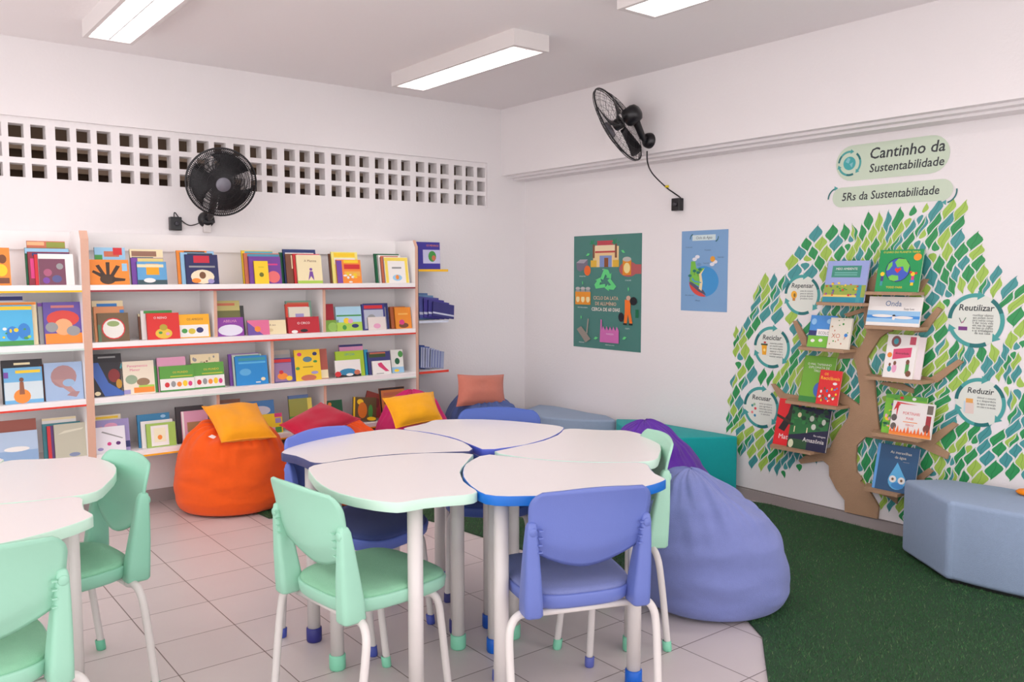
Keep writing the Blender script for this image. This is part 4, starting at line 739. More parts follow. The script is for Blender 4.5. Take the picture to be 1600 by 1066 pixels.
tree_book(7, (1229, 694), (1289, 706), (1238, 634), (24, 26, 60), [('r', 0, .0, .5, .22, (36, 80, 44)), ('p', [(0, .3), (0, 1), (.98, .8), (.98, .52), (.6, .44), (.3, .36)][::-1], (34, 110, 54)), ('t', 'Amazônia', .66, .19, .14, 'w', .6), ('t', 'Rio selvagem', .8, .34, .06, 'w', .35)] +
    speckle(51, 26, .03, .5, .95, .95, [(30, 80, 50), (44, 130, 60), (30, 40, 40), (20, 60, 40)], .07) + [('e', .22, .8, .05, .06, 'c'), ('e', .55, .75, .06, .07, (190, 200, 180)), ('e', .62, .56, .06, .07, (200, 204, 190)), ('e', .86, .7, .05, .07, (200, 204, 190)), ('e', .1, .1, .07, .1, (210, 214, 180)), ('r', .12, .38, .15, .52, 'c'), ('r', .45, .4, .48, .52, 'c')], 'dark landscape book with a forest picture and Amazônia lettering', th=.012)
tree_book(6, (1376, 674), (1440, 683), (1386, 615), (120, 190, 50), speckle(61, 20, .05, .1, .3, .95, ['g', 'f', 'y', 'G', 'p'], .06) + [('r', 0, .9, 1, 1, (90, 170, 60)), ('e', .4, .93, .05, .04, 'r'), ('e', .7, .93, .05, .04, 'w')], 'lime green book with small flowers behind the white flame-edged book', lay=1)
tree_book(6, (1388, 677), (1453, 687), (1398, 625), (232, 226, 222), [('r', 0, 0, 1, .1, 'o'), ('t', 'PORTINARI', .48, .62, .12, 'r', .4), ('t', 'PIABI', .46, .48, .1, 'r', .3), ('t', 'FEROZ', .48, .3, .08, 'r', .25), ('r', .3, .4, .65, .42, 'o'), ('p', [(.1, .95), (.13, .5), (.17, .95)], 'r'), ('p', [(.1, .95), (.04, .7), (.2, .9)], 'r'), ('p', [(.1, .97), (.6, .92), (.1, .92)], 'r'), ('e', .08, .5, .07, .1, (90, 84, 80)), ('e', .09, .25, .07, .1, (100, 90, 84)), ('r', .84, .3, .96, .65, (160, 40, 50)), ('e', .88, .28, .08, .12, (120, 60, 50)), ('r', .84, .7, .98, .95, (110, 100, 90))]
    + [('p', [(x/12, .08), (x/12+.04, .2+.05*(x % 3)), (x/12+.08, .08)][::-1], (240, 110, 40)) for x in range(12)], 'white book with a red sun burst and orange flames along the bottom', th=.012)
tree_book(8, (1362, 756), (1427, 768), (1373, 692), (40, 84, 124), [('r', 0, 0, .07, 1, (96, 160, 220)), ('t', 'As maravilhas', .58, .82, .085, (226, 220, 200), .6), ('t', 'da água', .58, .72, .085, (226, 220, 200), .35), ('r', .65, .66, .8, .668, 'a'), ('e', .57, .24, .21, .19, (90, 176, 224), ), ('p', [(.37, .3), (.53, .64), (.77, .3)][::-1], (90, 176, 224)), ('e', .6, .14, .15, .07, (60, 140, 206)), ('e', .47, .27, .085, .075, 'w'), ('e', .68, .26, .085, .075, 'w'), ('e', .47, .27, .03, .03, (120, 90, 60)), ('e', .68, .26, .03, .03, (120, 90, 60)), ('r', .86, .02, .96, .035, 'w')], 'dark blue book with a big water drop with two eyes', spine=(96, 160, 220))
# ================================================================== TABLES
PETAL = [(-.045, -.012), (-.060, .030), (-.115, .078), (-.172, .118), (-.23, .143), (-.288, .163), (-.35, .179), (-.408, .187), (-.47, .192), (-.545, .190), (-.585, .182), (-.612, .160), (-.630, .125), (-.652, .050), (-.672, -.02), (-.685, -.09), (-.691, -.16), (-.689, -.22), (-.674, -.29), (-.650, -.355),
         (-.634, -.385), (-.622, -.403), (-.608, -.421), (-.588, -.428), (-.52, -.431), (-.46, -.449), (-.405, -.471), (-.375, -.474), (-.352, -.462), (-.342, -.44), (-.330, -.39), (-.308, -.325), (-.278, -.27), (-.245, -.215), (-.20, -.162), (-.15, -.115), (-.10, -.065), (-.065, -.032)]
TH = .71
CAP = dict()
def table(C0, k, edge, capc, label, legs=None, group='petal tables joined into a flower'):
    a = math.radians(72*k); mid = (-.42, -.10)
    t = thing('petal_table', label, 'table', (C0[0]+mid[0]*math.cos(a)-mid[1]*math.sin(a), C0[1]+mid[0]*math.sin(a)+mid[1]*math.cos(a), 0), a, group)
    pts = [((x-mid[0])*.994, (y-mid[1])*.994) for x, y in PETAL]
    ar = sum(pts[i][0]*pts[(i+1) % len(pts)][1]-pts[(i+1) % len(pts)][0]*pts[i][1] for i in range(len(pts)))
    if ar < 0: pts = pts[::-1]
    m = MB(); ins = [(x*.994, y*.994) for x, y in pts]; m.prism(ins, TH-.028, TH-.0003, smooth=False); m.build('tabletop', M['top'], t)
    em = mat('edge_'+capc[1], edge, .4, (100, .03)); n = len(pts); m = MB()
    vs = []; zz = [TH-.030, TH-.028, TH-.003, TH-.0008]; ff = [.998, 1, 1, .998]
    for z_, s_ in zip(zz, ff): vs += [(x*s_, y*s_, z_) for x, y in pts]
    vs += [(x*.9935, y*.9935, TH-.0001) for x, y in pts]; fs = []
    for j in range(4):
        for i in range(n): fs.append((j*n+i, j*n+(i+1) % n, (j+1)*n+(i+1) % n, (j+1)*n+i))
    m.add(vs, fs, smooth=True); m.add([(x*.99, y*.99, TH-.0295) for x, y in pts], [tuple(range(n-1, -1, -1))]); m.build('edge_band', em, t)
    cm = plastic('foot_cap_'+capc[1], capc[0])
    for (lx, ly) in (legs or [(-.115, -.008), (-.538, .114), (-.512, -.362)]):
        m = MB(); x, y = lx-mid[0], ly-mid[1]; m.tube([(x, y, .03), (x, y, TH-.031)], .0235, 18); lg = m.build('leg', M['tube'], t)
        m = MB(); m.lathe([(0, 0), (.026, 0), (.0285, .006), (.0285, .05), (.026, .053), (.0235, .053)], 18, Matrix.Translation((x, y, 0))); m.build('foot_cap', cm, lg)
    m = MB(); q = [(-.115+.42, -.008+.10), (-.538+.42, .114+.10), (-.512+.42, -.362+.10)]
    for i in range(3): m.tube([(*q[i], TH-.046), (*q[(i+1) % 3], TH-.046)], .012, 8)
    m.build('under_frame', M['tube'], t)
    return t
C1 = (-2.231, -2.796)
MINTE, MINTC = (196, 228, 210), (130, 205, 172)
table(C1, 0, MINTE, (MINTC, 'mint'), 'white petal table with mint edge, front left petal of the flower')
table(C1, 1, (0, 104, 196), ((0, 92, 192), 'blue'), 'white petal table with bright blue edge, behind the lavender-blue chair')
table(C1, 2, MINTE, (MINTC, 'mint'), 'white petal table with mint edge, right petal beside the purple bean bag')
table(C1, 3, (76, 92, 196), ((16, 80, 176), 'royal'), 'white petal table with thin blue edge, rearmost petal of the flower')
table(C1, 4, (58, 62, 112), ((48, 48, 124), 'navy'), 'white petal table with navy edge, left petal pointing to orange bean bag')
C2 = (-4.062, -2.29); A2 = math.radians(171)
def table2(k, label, legs=None):
    t = table((0, 0), k, MINTE, (MINTC, 'mint'), label, legs)
    p = t.location.copy(); t.location = (C2[0]+p.x*math.cos(A2)-p.y*math.sin(A2), C2[1]+p.x*math.sin(A2)+p.y*math.cos(A2), 0); t.rotation_euler.z += A2
    return t
table2(0, 'mint-edged petal table at left photo edge, rounded end toward a mint chair')
table2(-1, 'mint-edged petal table in left foreground with a pointed notch corner')
table2(1, 'mint-edged petal table at far left edge, just a sliver behind others')
# ================================================================== CHAIRS
def rrect(hw, hd, r, n=5, cx=0, cy=0):
    P_ = []
    for (sx, sy, a0) in ((1, 1, 0), (-1, 1, PI/2), (-1, -1, PI), (1, -1, 3*PI/2)):
        for k in range(n+1):
            a = a0+PI/2*k/n; P_.append((cx+sx*(hw-r)+r*math.cos(a), cy+sy*(hd-r)+r*math.sin(a)))
    return P_
def chair(label, pos, deg, shell, seatc, capc):
    t = thing('chair', label, 'chair', (pos[0], pos[1], 0), math.radians(deg)-PI/2, 'plastic chairs around the petal tables')
    nm = shell[1]; sm = plastic('chair_plastic_'+nm, shell[0]); cm = cloth('seat_vinyl_'+nm, seatc, .1); km = plastic('chair_cap_'+nm, capc)
    # seat shell: lofted outlines
    n = 24; levels = [(.372, .88, .90), (.376, .93, .94), (.385, .975, .98), (.415, 1.0, 1.0), (.420, .99, .99), (.4205, .95, .955)]
    def seat_out(sx, sy):
        P_ = []
        for k in range(48):
            a = 2*PI*k/48; c_, s_ = math.cos(a), math.sin(a); e_ = 2/3.6
            x = .192*abs(c_)**e_*(1 if c_ > 0 else -1); y = .205*abs(s_)**e_*(1 if s_ > 0 else -1)
            x *= 1+.06*(y/.2); P_.append((x*sx, y*sy))
        return P_
    def zo(y): return -.012*max(0, (y-.10)/.1)**2 if y > .1 else 0
    def loft(levels, cap_b=True, cap_t=True, dome=0):
        m = MB(); vs = []; N = 48
        for (z, sx, sy) in levels: vs += [(x, y, z+zo(y)) for x, y in seat_out(sx, sy)]
        fs = [(j*N+i, j*N+(i+1) % N, (j+1)*N+(i+1) % N, (j+1)*N+i) for j in range(len(levels)-1) for i in range(N)]
        m.add(vs, fs, smooth=True)
        if cap_b: m.f.append(tuple(range(N-1, -1, -1))); m.c.append((255,)*3); m.sm.append(False)
        if cap_t: m.f.append(tuple((len(levels)-1)*N+i for i in range(N))); m.c.append((255,)*3); m.sm.append(True)
        return m
    loft(levels).build('seat', sm, t)
    loft([(.417, .955, .96), (.424, .965, .97), (.431, .95, .955), (.437, .88, .89), (.441, .7, .7), (.442, .4, .4), (.442, .1, .1)]).build('seat_pad', cm, t)
    # backrest shell
    m = MB(); NU, NV = 22, 18; vs = []
    for j in range(NV+1):
        v = j/NV
        for i in range(NU+1):
            u = -1+2*i/NU
            zb = .500+.072*abs(u)**1.7; zt = .754-.010*u*u
            # round upper corners
            z = zb+(zt-zb)*v; hw = .184+.010*v
            cr = .058; ex = 0
            dz = z-(.754-cr-.006)
            if dz > 0:
                lim = hw-cr+math.sqrt(max(0, cr*cr-min(dz, cr)**2)); hw2 = lim
            else: hw2 = hw
            x = u*hw2
            y = -.209-.17*(z-.45)-.45*max(0, z-.66)**2*3 + .75*x*x + .02*(1-v)*(1-u*u)*0
            y -= .03*max(0, 1-v*4)*(1-u*u)*-1
            vs.append((x, y, z))
    fs = [(j*(NU+1)+i, j*(NU+1)+i+1, (j+1)*(NU+1)+i+1, (j+1)*(NU+1)+i) for j in range(NV) for i in range(NU)]
    m.add(vs, fs, smooth=True); m.build('backrest', sm, t, solid=.009)
    # side uprights
    for s_ in (-1, 1):
        m = MB(); vs = []; L_ = [(.368, .024, .034, .171, -.190), (.375, .029, .039, .171, -.190), (.42, .028, .038, .172, -.193), (.50, .024, .032, .175, -.202), (.58, .019, .024, .178, -.210), (.635, .0155, .018, .179, -.216), (.65, .012, .013, .179, -.2185), (.655, .006, .006, .179, -.2195)]
        N = None
        for (z, hx, hy, cx, cy) in L_:
            P_ = rrect(hx, hy, min(hx, hy)*.55, 4, s_*cx, cy); N = len(P_); vs += [(x, y, z) for x, y in P_]
        fs = [(j*N+i, j*N+(i+1) % N, (j+1)*N+(i+1) % N, (j+1)*N+i) for j in range(len(L_)-1) for i in range(N)]
        m.add(vs, fs, smooth=True); m.f += [tuple(range(N-1, -1, -1)), tuple((len(L_)-1)*N+i for i in range(N))]; m.c += [(255,)*3]*2; m.sm += [False, True]
        for k in range(4):                                       # moulded notches beside the upright
            z = .565+.022*k; m.box((s_*.158-.006, -.236-.012*k/4, z), (s_*.158+.006, -.222-.012*k/4, z+.0035))
        upo = m.build('upright', sm, t)
        m = MB(); m.lathe([(.0001, .0035), (.011, .0035), (.013, .001), (.013, -.004)], 16, Matrix.Translation((s_*.179, -.2335, .628)) @ Matrix.Rotation(PI/2, 4, 'X')); m.build('screw_cover', sm, upo)
        # legs
        def bez(P_, n=7):
            out = []
            for i in range(len(P_)-1):
                p0 = Vector(P_[max(i-1, 0)]); p1 = Vector(P_[i]); p2 = Vector(P_[i+1]); p3 = Vector(P_[min(i+2, len(P_)-1)])
                for k in range(n):
                    q = k/n; out.append(.5*((2*p1)+(p2-p0)*q+(2*p0-5*p1+4*p2-p3)*q*q+(3*p1-p0-3*p2+p3)*q**3))
            out.append(Vector(P_[-1])); return out
        rear = [(s_*.165, -.165, .362), (s_*.20, -.172, .365), (s_*.225, -.178, .345), (s_*.236, -.185, .30), (s_*.236, -.20, .18), (s_*.232, -.218, .02)]
        front = [(s_*.13, .11, .362), (s_*.15, .125, .362), (s_*.163, .138, .335), (s_*.166, .148, .27), (s_*.168, .178, .02)]
        for P_ in (rear, front):
            m = MB(); m.tube(bez(P_), .0125, 12); lg = m.build('leg', M['tube'], t)
            e_ = Vector(P_[-1]); d_ = (Vector(P_[-2])-e_).normalized()
            m = MB(); m.lathe([(0, 0), (.015, 0), (.0165, .004), (.0165, .036), (.013, .038)], 14, Matrix.Translation((e_.x, e_.y, 0)) @ Matrix(((1, 0, d_.x/d_.z, 0), (0, 1, d_.y/d_.z, 0), (0, 0, 1, 0), (0, 0, 0, 1)))); m.build('foot_cap', km, lg)
    m = MB(); m.tube([(-.13, .11, .362), (.13, .11, .362)], .0115, 8); m.build('front_crossbar', M['tube'], t)
    m = MB(); m.tube([(-.165, -.165, .362), (.165, -.165, .362)], .0115, 8); m.build('rear_crossbar', M['tube'], t)
    return t
LAV, LAVS = (100, 116, 184), (118, 128, 178)
MT, MTS = (154, 206, 182), (140, 196, 162)
chair('lavender-blue chair with its back to the camera at blue-edged table', (-2.291, -3.315), 69.2, (LAV, 'lavender'), LAVS, (90, 100, 176))
chair('mint green chair seen from the side at front left petal table', (-2.784, -2.958), 6.4, (MT, 'mint'), MTS, MINTC)
chair('periwinkle blue chair tucked at the left petal in front of red cushion', (-2.523, -2.445), 289.4, ((100, 120, 204), 'periwinkle'), (72, 84, 140), (70, 84, 170))  # seat colour is darkened, with the shadow on it painted in
chair('dark blue chair behind the flower table in front of denim bean bag', (-1.885, -2.40), 226, ((66, 92, 168), 'dark_blue'), (66, 84, 140), (44, 44, 110))
chair('mint green chair on right side of the flower table by purple bean bag', (-1.827, -2.98), 148.9, ((164, 212, 188), 'pale_mint'), MTS, MINTC)
chair('mint green chair at the left tables facing left, near the bookcases', (-3.56, -2.27), 188, ((140, 200, 174), 'sea_mint'), (140, 200, 166), (110, 190, 156))
chair('mint green chair cropped at lower left corner, its back to the camera', tuple((CAMP+ray(-40, 900)*1.94+Vector((math.cos(math.radians(93)), math.sin(math.radians(93)), 0))*.22)[:2]), 93, (MT, 'left_mint'), MTS, MINTC)
# ================================================================== BEAN BAGS
def frame_from(n_, upv=Vector((0, 0, 1))):
    z = n_.normalized(); x = upv.cross(z).normalized(); y = z.cross(x); return Matrix(((x.x, y.x, z.x, 0), (x.y, y.y, z.y, 0), (x.z, y.z, z.z, 0), (0, 0, 0, 1)))
def beanbag(label, cx, cy, R, H, col, nm, peak=(0, 0), seed=0, dent=None, roundness=1.0, cone=.0, clampy=None, tagpx=None):
    t = thing('bean_bag', label, 'bean bag', (cx, cy, .008), 0, 'bean bags around the reading corner'); m = MB(); NP, NT = 96, 56; vs = []
    prof = [(0, .0), (.55, .0), (.80, .0), (.92, .03), (.985, .12), (1.0, .26), (.99, .42), (.93, .58), (.82, .72), (.66, .83), (.46, .92), (.26, .975), (.10, .997), (.0, 1.0)]
    def pr(t_):
        x = t_*(len(prof)-1); i = min(int(x), len(prof)-2); q = x-i
        p0 = prof[max(i-1, 0)]; p1 = prof[i]; p2 = prof[i+1]; p3 = prof[min(i+2, len(prof)-1)]
        return [.5*(2*p1[k]+(p2[k]-p0[k])*q+(2*p0[k]-5*p1[k]+4*p2[k]-p3[k])*q*q+(3*p1[k]-p0[k]-3*p2[k]+p3[k])*q**3) for k in (0, 1)]
    for j in range(NT+1):
        r_, z_ = pr(j/NT); r_ = max(r_, 0); z_ = max(z_, 0)
        for i in range(NP):
            ph = 2*PI*i/NP; c_, s_ = math.cos(ph), math.sin(ph); sq = 1+.03*math.cos(2*ph+seed)
            r2 = r_*(1-cone*max(0, z_-.3)*1.2)
            x = R*r2*c_*sq; y = R*r2*s_*sq; z = H*z_; k = z_**1.6
            x += peak[0]*k; y += peak[1]*k
            nrm = Vector((c_, s_, .3*z_)).normalized()
            q = Vector((x*5+seed, y*5, z*16)); w1 = noise.noise(q)*.014*min(1, z_*6)           # horizontal creases
            w1 += abs(noise.noise(Vector((x*7+seed, y*7+3, z*30))))*.016*min(1, z_*6)*(1-z_)
            fold = (abs(noise.noise(Vector((c_*3.2+seed, s_*3.2, 1+z_*.6))))-.25)*.085*max(0, z_-.5)*(1-max(0, z_-.9)*8)
            fold += (abs(noise.noise(Vector((c_*7+seed, s_*7, 4+z_*2))))-.2)*.085*max(0, z_-.45)
            lump = noise.noise(Vector((x*3.2+seed, y*3.2, z*3.2)))*.02*min(1, z_*4)
            p = Vector((x, y, z))+nrm*(w1+fold+lump)
            if dent:
                dx, dy, dz, dr, dd = dent; dist = math.sqrt((p.x-dx)**2+(p.y-dy)**2+((p.z-dz)*1.0)**2)
                if dist < dr: p.z -= dd*(1-(dist/dr)**2)**2
            if clampy is not None and p.z > .27: p.y = min(p.y, clampy+(.0 if p.z > .3 else (.3-p.z)*3))
            if z_ <= 0: p.z = 0
            p.z = max(p.z, 0); vs.append(p)
    fs = [(j*NP+i, j*NP+(i+1) % NP, (j+1)*NP+(i+1) % NP, (j+1)*NP+i) for j in range(NT) for i in range(NP)]
    m.add(vs, fs, smooth=True); bm_ = cloth('beanbag_'+nm, col, .15); m.build('body', bm_, t, sub=1)
    # stitched gathering at the peak
    if tagpx:
        from mathutils.bvhtree import BVHTree
        org = CAMP-Vector((cx, cy, .008)); loc, nn, _, _ = BVHTree.FromPolygons([Vector(p) for p in vs], fs).ray_cast(org, ray(*tagpx).normalized())
        if loc:
            fr = frame_from(nn if nn.dot(org) > 0 else -nn); m = MB(); m.box((-.022, -.011, 0), (.022, .011, .0035)); m.build('fabric_tag', M['label'], t, Matrix.Translation(loc) @ fr @ Matrix.Rotation(-.6, 4, 'Z'))
    return t
beanbag('big bright orange bean bag on the tiles under an amber cushion', -2.30, -.395, .312, .565, (240, 92, 24), 'orange', (.0, -.06), 1, (-.0, -.12, .52, .25, .09), clampy=.085, tagpx=(332, 683))
tg = thing('fabric_tag', 'tiny white fabric tag on the orange bean bag under amber cushion', 'tag') if 0 else None
beanbag('orange-red bean bag behind flower table, under the crimson cushion', -1.69, -.62, .285, .49, (244, 88, 30), 'orange_red', (0, .05), 2.3, (0, -.1, .5, .22, .05))
beanbag('magenta pink bean bag behind an amber cushion near bookcase end', -1.14, -.56, .31, .60, (206, 44, 112), 'pink', (.0, .04), 3.1, None, cone=.3)
beanbag('denim blue bean bag in the room corner under a salmon cushion', -.49, -.44, .30, .55, (84, 104, 160), 'denim', (0, .04), 4.2, (0, -.12, .5, .22, .07))
beanbag('vivid purple bean bag between the teal ottoman and flower table', -.62, -2.22, .31, .58, (96, 48, 160), 'purple', (-.10, .02), 5.7, None, cone=.25)
lv = beanbag('large lavender-blue bean bag with creased top on edge of the grass', -1.235, -3.08, .312, .555, (122, 132, 188), 'lavender', (-.10, .05), 6.4, (.06, -.08, .50, .22, .06), cone=.05)
# ================================================================== CUSHIONS
def cushion(label, TLc, TRc, BRc, BLc, T, col, nm, flange=True, group=None):
    c0 = (TLc+TRc+BRc+BLc)/4; t = thing('cushion', label, 'cushion', c0, 0, 'cushions on the bean bags'); n = 22; m = MB()
    nrm = ((TRc-TLc).cross(BLc-TLc)).normalized()
    if nrm.dot(CAMP-c0) < 0: nrm = -nrm
    def S_(s, q): return (TLc*(1-s)*(1-q)+TRc*s*(1-q)+BRc*s*q+BLc*(1-s)*q)-c0
    for side in (1, -1):
        vs = []
        for j in range(n+1):
            for i in range(n+1):
                a, b2 = i/n, j/n; A_, B_ = 2*a-1, 2*b2-1
                # pinch the edges inward so that corners stay pointed
                a2 = .5+.5*A_*(1-.07*(1-B_*B_)*abs(A_)**3); b3 = .5+.5*B_*(1-.07*(1-A_*A_)*abs(B_)**3)
                th = T*((1-A_**4)*(1-B_**4))**.6*(1-.12*A_*A_*B_*B_)
                p = S_(a2, b3)+nrm*side*th/2
                p += nrm*noise.noise(Vector((a*4, b2*4, side+len(nm))))*.010*(1-A_**4)*(1-B_**4)
                vs.append(p)
        fs = [(j*(n+1)+i, j*(n+1)+i+1, (j+1)*(n+1)+i+1, (j+1)*(n+1)+i) for j in range(n) for i in range(n)]
        m.add(vs, fs if side == -1 else [f_[::-1] for f_ in fs], smooth=True)
    cm = cloth('cushion_'+nm, col, .2); m.build('cover', cm, t)
    m = MB(); pts = []
    for k in range(4*12):
        e_, q = divmod(k, 12); q /= 12
        A_, B_ = [(-1+2*q, -1), (1, -1+2*q), (1-2*q, 1), (-1, 1-2*q)][e_]
        a2 = .5+.5*A_*(1-.07*(1-B_*B_)*abs(A_)**3); b3 = .5+.5*B_*(1-.07*(1-A_*A_)*abs(B_)**3); pts.append((a2, b3))
    inner = [S_(.5+(a-.5)*.97, .5+(b2-.5)*.97) for a, b2 in pts]; outer = [S_(.5+(a-.5)*1.035, .5+(b2-.5)*1.035) for a, b2 in pts]; N = len(pts)
    vs = [p+nrm*.002 for p in inner]+[p+nrm*.002 for p in outer]+[p-nrm*.002 for p in inner]+[p-nrm*.002 for p in outer]
    fs = [];
    for i in range(N):
        j = (i+1) % N; fs += [(i, j, N+j, N+i), (2*N+i, 3*N+i, 3*N+j, 2*N+j), (N+i, N+j, 3*N+j, 3*N+i)]
    m.add(vs, fs, smooth=False); m.build('seam_flange', cm, t)
    return t
cushion('amber yellow cushion lying on top of the big orange bean bag', onY(317, 636, -.38), onY(400, 631, -.38), onY(431, 683, -.70), onY(347, 691, -.70), .11, (246, 160, 20), 'amber')
cushion('crimson red cushion lying flat behind the periwinkle chair', onY(438, 664, -.78), onY(501, 630, -.56), onY(562, 655, -.74), onY(478, 692, -.94), .09, (186, 22, 56), 'crimson')
cushion('amber yellow cushion leaning on magenta bean bag behind the table', onY(599, 623, -.68), onY(676, 613, -.68), onY(690, 655, -.86), onY(619, 669, -.86), .11, (246, 172, 24), 'amber_two')
cushion('salmon pink cushion standing on the denim blue bean bag', onY(716, 586, -.42), onY(786, 586, -.42), onY(789, 631, -.52), onY(714, 635, -.52), .10, (208, 126, 108), 'salmon')
# ================================================================== OTTOMANS
def smooth_poly(P_, n=4):
    out = []; N = len(P_)
    for i in range(N):
        p = [Vector((*P_[(i+k) % N], 0)) for k in (-1, 0, 1, 2)]
        for k in range(n):
            q = k/n; v = .5*(2*p[1]+(p[2]-p[0])*q+(2*p[0]-5*p[1]+4*p[2]-p[3])*q*q+(3*p[1]-p[0]-3*p[2]+p[3])*q**3); out.append((v.x, v.y))
    return out
def ottoman(label, out, H, col, nm, cat='ottoman'):
    cx = sum(p[0] for p in out)/len(out); cy = sum(p[1] for p in out)/len(out)
    t = thing('ottoman', label, cat, (cx, cy, 0.008), 0, 'petal ottomans along the right wall'); P_ = [(x-cx, y-cy) for x, y in out]
    ar = sum(P_[i][0]*P_[(i+1) % len(P_)][1]-P_[(i+1) % len(P_)][0]*P_[i][1] for i in range(len(P_)))
    if ar < 0: P_ = P_[::-1]
    m = MB(); m.prism(P_, .012, H, smooth=False); o = m.build('upholstery', cloth('ottoman_'+nm, col, .1), t, bevel=(.022, 4))
    for p in o.data.polygons: p.use_smooth = True
    m = MB(); m.prism([(x*.93, y*.93) for x, y in P_], 0, .013); m.build('base', M['black'], t)
    return t
def arcp(a, b_, bulge, n=8):
    a = Vector((*a, 0)); b_ = Vector((*b_, 0)); d_ = b_-a; nn = Vector((-d_.y, d_.x, 0))
    return [((a+d_*k/n+nn*bulge*4*(k/n)*(1-k/n)).x, (a+d_*k/n+nn*bulge*4*(k/n)*(1-k/n)).y) for k in range(n)]
OR = [(-.045, -3.27)] + [(-.29, -3.60)] + arcp((-.275, -3.625), (-.17, -4.15), -.06, 8)[0:] + arcp((-.17, -4.15), (.17, -4.25), .05, 5) + arcp((.17, -4.25), (.17, -3.50), -.02, 6) + [(.13, -3.40)]
ottoman('light grey-blue petal ottoman on the grass below the leaf mural', OR, .365, (146, 164, 190), 'grey_blue')
OT = [(.205, -2.10)] + arcp((.19, -2.115), (-.16, -1.90), .0, 3) + arcp((-.16, -1.90), (.02, -1.22), .10, 6) + [(.07, -1.20)] + arcp((.19, -1.32), (.215, -2.05), -.02, 6)
ottoman('turquoise petal ottoman against the right wall beside purple bean bag', OT, .372, (24, 164, 164), 'turquoise')
OG = [(.12, -1.15)] + arcp((.09, -1.16), (-.2, -.75), .10, 5) + arcp((-.2, -.75), (-.05, -.33), .06, 5) + [(.15, -.28), (.2, -.42), (.2, -.62), (.185, -.80), (.20, -.98)]
ottoman('pale grey-blue ottoman in far corner between denim bag and turquoise ottoman', OG, .355, (150, 168, 192), 'pale_grey')
# sliver of an orange toy on the ottoman at the right photo edge
p = onZ(1603, 771, .381); m = MB(); m.lathe([(.0001, -.012), (.03, -.010), (.042, 0), (.03, .010), (.0001, .012)], 18, Matrix.Translation((0, 0, .012)))
o = m.build('toy', cloth('orange_felt', (244, 140, 20), .1), None, Matrix.Translation((p.x, p.y, .374))); tag(o, 'small flat orange toy at the right photo edge on grey-blue ottoman', 'toy')
# ================================================================== FANS
def frame_from(n_, upv=Vector((0, 0, 1))):
    z = n_.normalized(); x = upv.cross(z).normalized(); y = z.cross(x); return Matrix(((x.x, y.x, z.x, 0), (x.y, y.y, z.y, 0), (x.z, y.z, z.z, 0), (0, 0, 0, 1)))
def fan(label, c0, n_, R, wall_pt, wall_n, nwire, wr, blade_a, arm_mid, bs=1):
    t = thing('wall_fan', label, 'fan', c0, 0, 'wall fans'); Mx = frame_from(n_)
    # cage: rim, front and back radial wires (bulging), concentric rings
    m = MB(); ring = lambda r_, z_: [Mx @ Vector((r_*math.cos(2*PI*k/48), r_*math.sin(2*PI*k/48), z_)) for k in range(49)]
    m.tube(ring(R, 0), .0055, 8, caps=False); m.tube(ring(R*.995, .012), .0025, 6, caps=False)
    m.build('rim', M['wire'], t)
    for sg, dp, nm in ((1, .065, 'front_grille'), (-1, .075, 'rear_grille')):
        m = MB(); prof = lambda q: sg*dp*(1-q**2.6)
        for k in range(nwire):
            a = 2*PI*k/nwire; m.tube([Mx @ Vector((R*q*math.cos(a+.12*(1-q)), R*q*math.sin(a+.12*(1-q)), prof(q))) for q in [.18+.82*j/9 for j in range(10)]], wr, 4, caps=False)
        for q in (.2, .45, .62, .78, .9): m.tube(ring(R*q, prof(q)), wr*1.2, 4, caps=False)
        m.build(nm, M['wire'], t)
    m = MB(); m.lathe([(.0001, .072), (R*.2, .070), (R*.215, .064), (R*.2, .058), (.0001, .058)], 24, Mx); m.build('badge', mat('grey_badge', (110, 108, 118), .4, (60, .1)), t)
    for k in range(3):
        a0 = blade_a+k*2*PI/3; m = MB(); vs = []; NR, NA = 8, 6
        for j in range(NR+1):
            q = .16+.72*j/NR; span = (.75+.75*q)*bs
            for i in range(NA+1):
                s_ = i/NA-.5; a = a0+s_*span*1.1+.35*q; vs.append(Mx @ Vector((R*q*math.cos(a), R*q*math.sin(a), .018*s_*2-.006)))
        m.add(vs, [(j*(NA+1)+i, j*(NA+1)+i+1, (j+1)*(NA+1)+i+1, (j+1)*(NA+1)+i) for j in range(NR) for i in range(NA)], smooth=True); m.build('blade', M['black'], t, solid=.003)
    m = MB(); m.lathe([(.0001, .03), (.03, .028), (.036, .02), (.036, -.03), (.0001, -.03)], 18, Mx); m.build('hub', M['black'], t)
    m = MB(); m.lathe([(.0001, -.05), (.045, -.052), (.056, -.065), (.058, -.12), (.05, -.145), (.03, -.158), (.0001, -.16)], 20, Mx)
    mo_ = m.build('motor', M['black'], t)
    m = MB(); e0 = Mx @ Vector((0, 0, -.11)); wp = Vector(wall_pt)-Vector(c0); mid = Vector(arm_mid)-Vector(c0); wn = Vector(wall_n)
    m.tube([e0+Vector((0, 0, 0)), e0*.6+mid*.4, mid, mid*.3+(wp+wn*.05)*.7, wp+wn*.02], [.026, .024, .02, .018, .02], 12); m.build('arm', M['black'], t)
    m = MB(); m.lathe([(.0001, .035), (.03, .034), (.045, .024), (.05, 0)], 20, Matrix.Translation(wp) @ frame_from(wn, Vector((0, 0, 1)))); m.build('wall_plate', M['black'], t)
    return t
n1 = (-fw*math.cos(math.radians(36))+(rt*.78-up*.62)*math.sin(math.radians(36)))
c1_ = onY(346, 285, -.36)
fan('black wall fan facing the room in front of the perforated vent blocks', c1_, n1, .195, (onY(322, 347, 0).x, 0, 1.70), (0, -1, 0), 110, .0019, .9, onY(330, 335, -.10))
n2 = (-rt*.78-up*.42+fw*.50).normalized()
c2_ = onX(966, 194, -.22)
w2 = onX(1015, 220, 0)
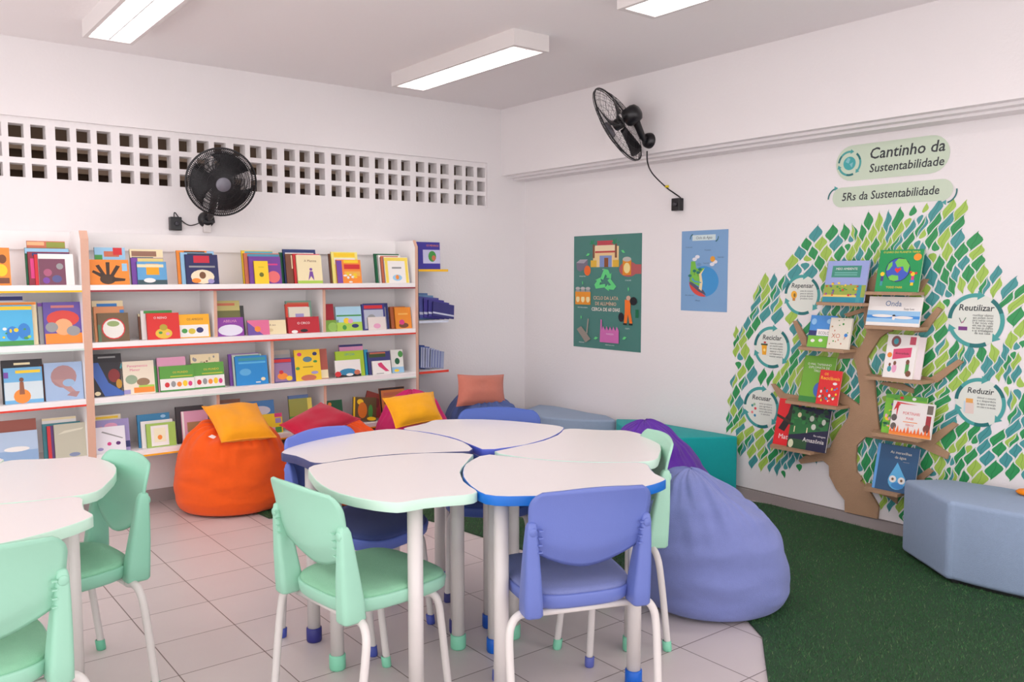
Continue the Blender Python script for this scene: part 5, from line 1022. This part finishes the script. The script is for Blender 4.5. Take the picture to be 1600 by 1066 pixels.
fan('black wire wall fan seen from behind, above the recycling poster', c2_, n2, .252, w2, (-1, 0, 0), 34, .0008, 1.9, onX(1003, 212, -.08), bs=.5)
def switch(label, loc, kind):
    t = thing('fan_switch', label, 'switch', loc, 0)
    if kind == 'r': R0 = on_right_wall(0); R0.translation = (0, 0, 0)
    else: R0 = Matrix(((1, 0, 0, 0), (0, 0, -1, 0), (0, 1, 0, 0), (0, 0, 0, 1)))
    m = MB(); m.box((-.033, -.040, 0), (.033, .040, .045), M4=R0); m.build('housing', M['black'], t, bevel=(.004, 2))
    m = MB(); m.lathe([(.014, 0), (.014, .012), (.011, .014), (.0001, .014)], 14, R0 @ Matrix.Translation((.004, 0, .045))); m.build('knob', mat('dark_knob', (50, 48, 54), .4, (60, .1)), t)
    return t
sw2 = onX(1062, 320, XR); switch('black speed control box on right wall between the two posters', (XR, sw2.y, sw2.z), 'r')
sw1 = onY(272, 350, 0); switch('black speed control box on back wall, lower left of the front-facing fan', (0 if 0 else sw1.x, 0, sw1.z), 'b')
def cable(label, P_, r_, nm='fan_cable'):
    out = []; P_ = [Vector(p) for p in P_]
    for i in range(len(P_)-1):
        p = [P_[max(i-1, 0)], P_[i], P_[i+1], P_[min(i+2, len(P_)-1)]]
        for k in range(6):
            q = k/6; out.append(.5*(2*p[1]+(p[2]-p[0])*q+(2*p[0]-5*p[1]+4*p[2]-p[3])*q*q+(3*p[1]-p[0]-3*p[2]+p[3])*q**3))
    out.append(P_[-1]); c0 = out[0]; m = MB(); m.tube([p-c0 for p in out], r_, 8); t = thing(nm, label, 'cable', c0); m.build('wire', M['wire'], t); return t, c0
ct, c0 = cable('black cable hanging from right-wall fan with a yellow tape mark', [onX(1011, 236, -.02), onX(1012, 255, .0), onX(1020, 272, .12), onX(1040, 292, .225), onX(1052, 301, .228), onX(1062, 308, .228), onX(1064, 312, .21)], .0045)
m = MB(); pp = onX(1042, 290, .226)-c0; m.tube([pp-Vector((0, -.012, .006)), pp+Vector((0, -.012, -.006))], .0075, 8, (226, 200, 30)); tp = m.build('tape', MATTE, ct)
cable('thin black wire from the back wall control box to front-facing fan', [onY(272, 342, -.02), onY(273, 332, -.012), onY(282, 343, -.01), onY(295, 352, -.01), onY(308, 350, -.01), onY(318, 344, -.03)], .003)
t = thing('junction_box', 'small white wall bracket below the front-facing black fan', 'bracket', (onY(322, 355, 0).x, 0, onY(322, 356, 0).z)); m = MB(); m.box((-.022, -.03, -.03), (.022, 0, .03)); m.build('cover', M['lampbody'], t, bevel=(.003, 2))
m = MB(); m.box((-.035, -.05, .028), (.038, -.002, .044)); m.build('clamp', M['black'], t)
bpy.context.view_layer.update()
print('books', NB, 'leaves', nl)
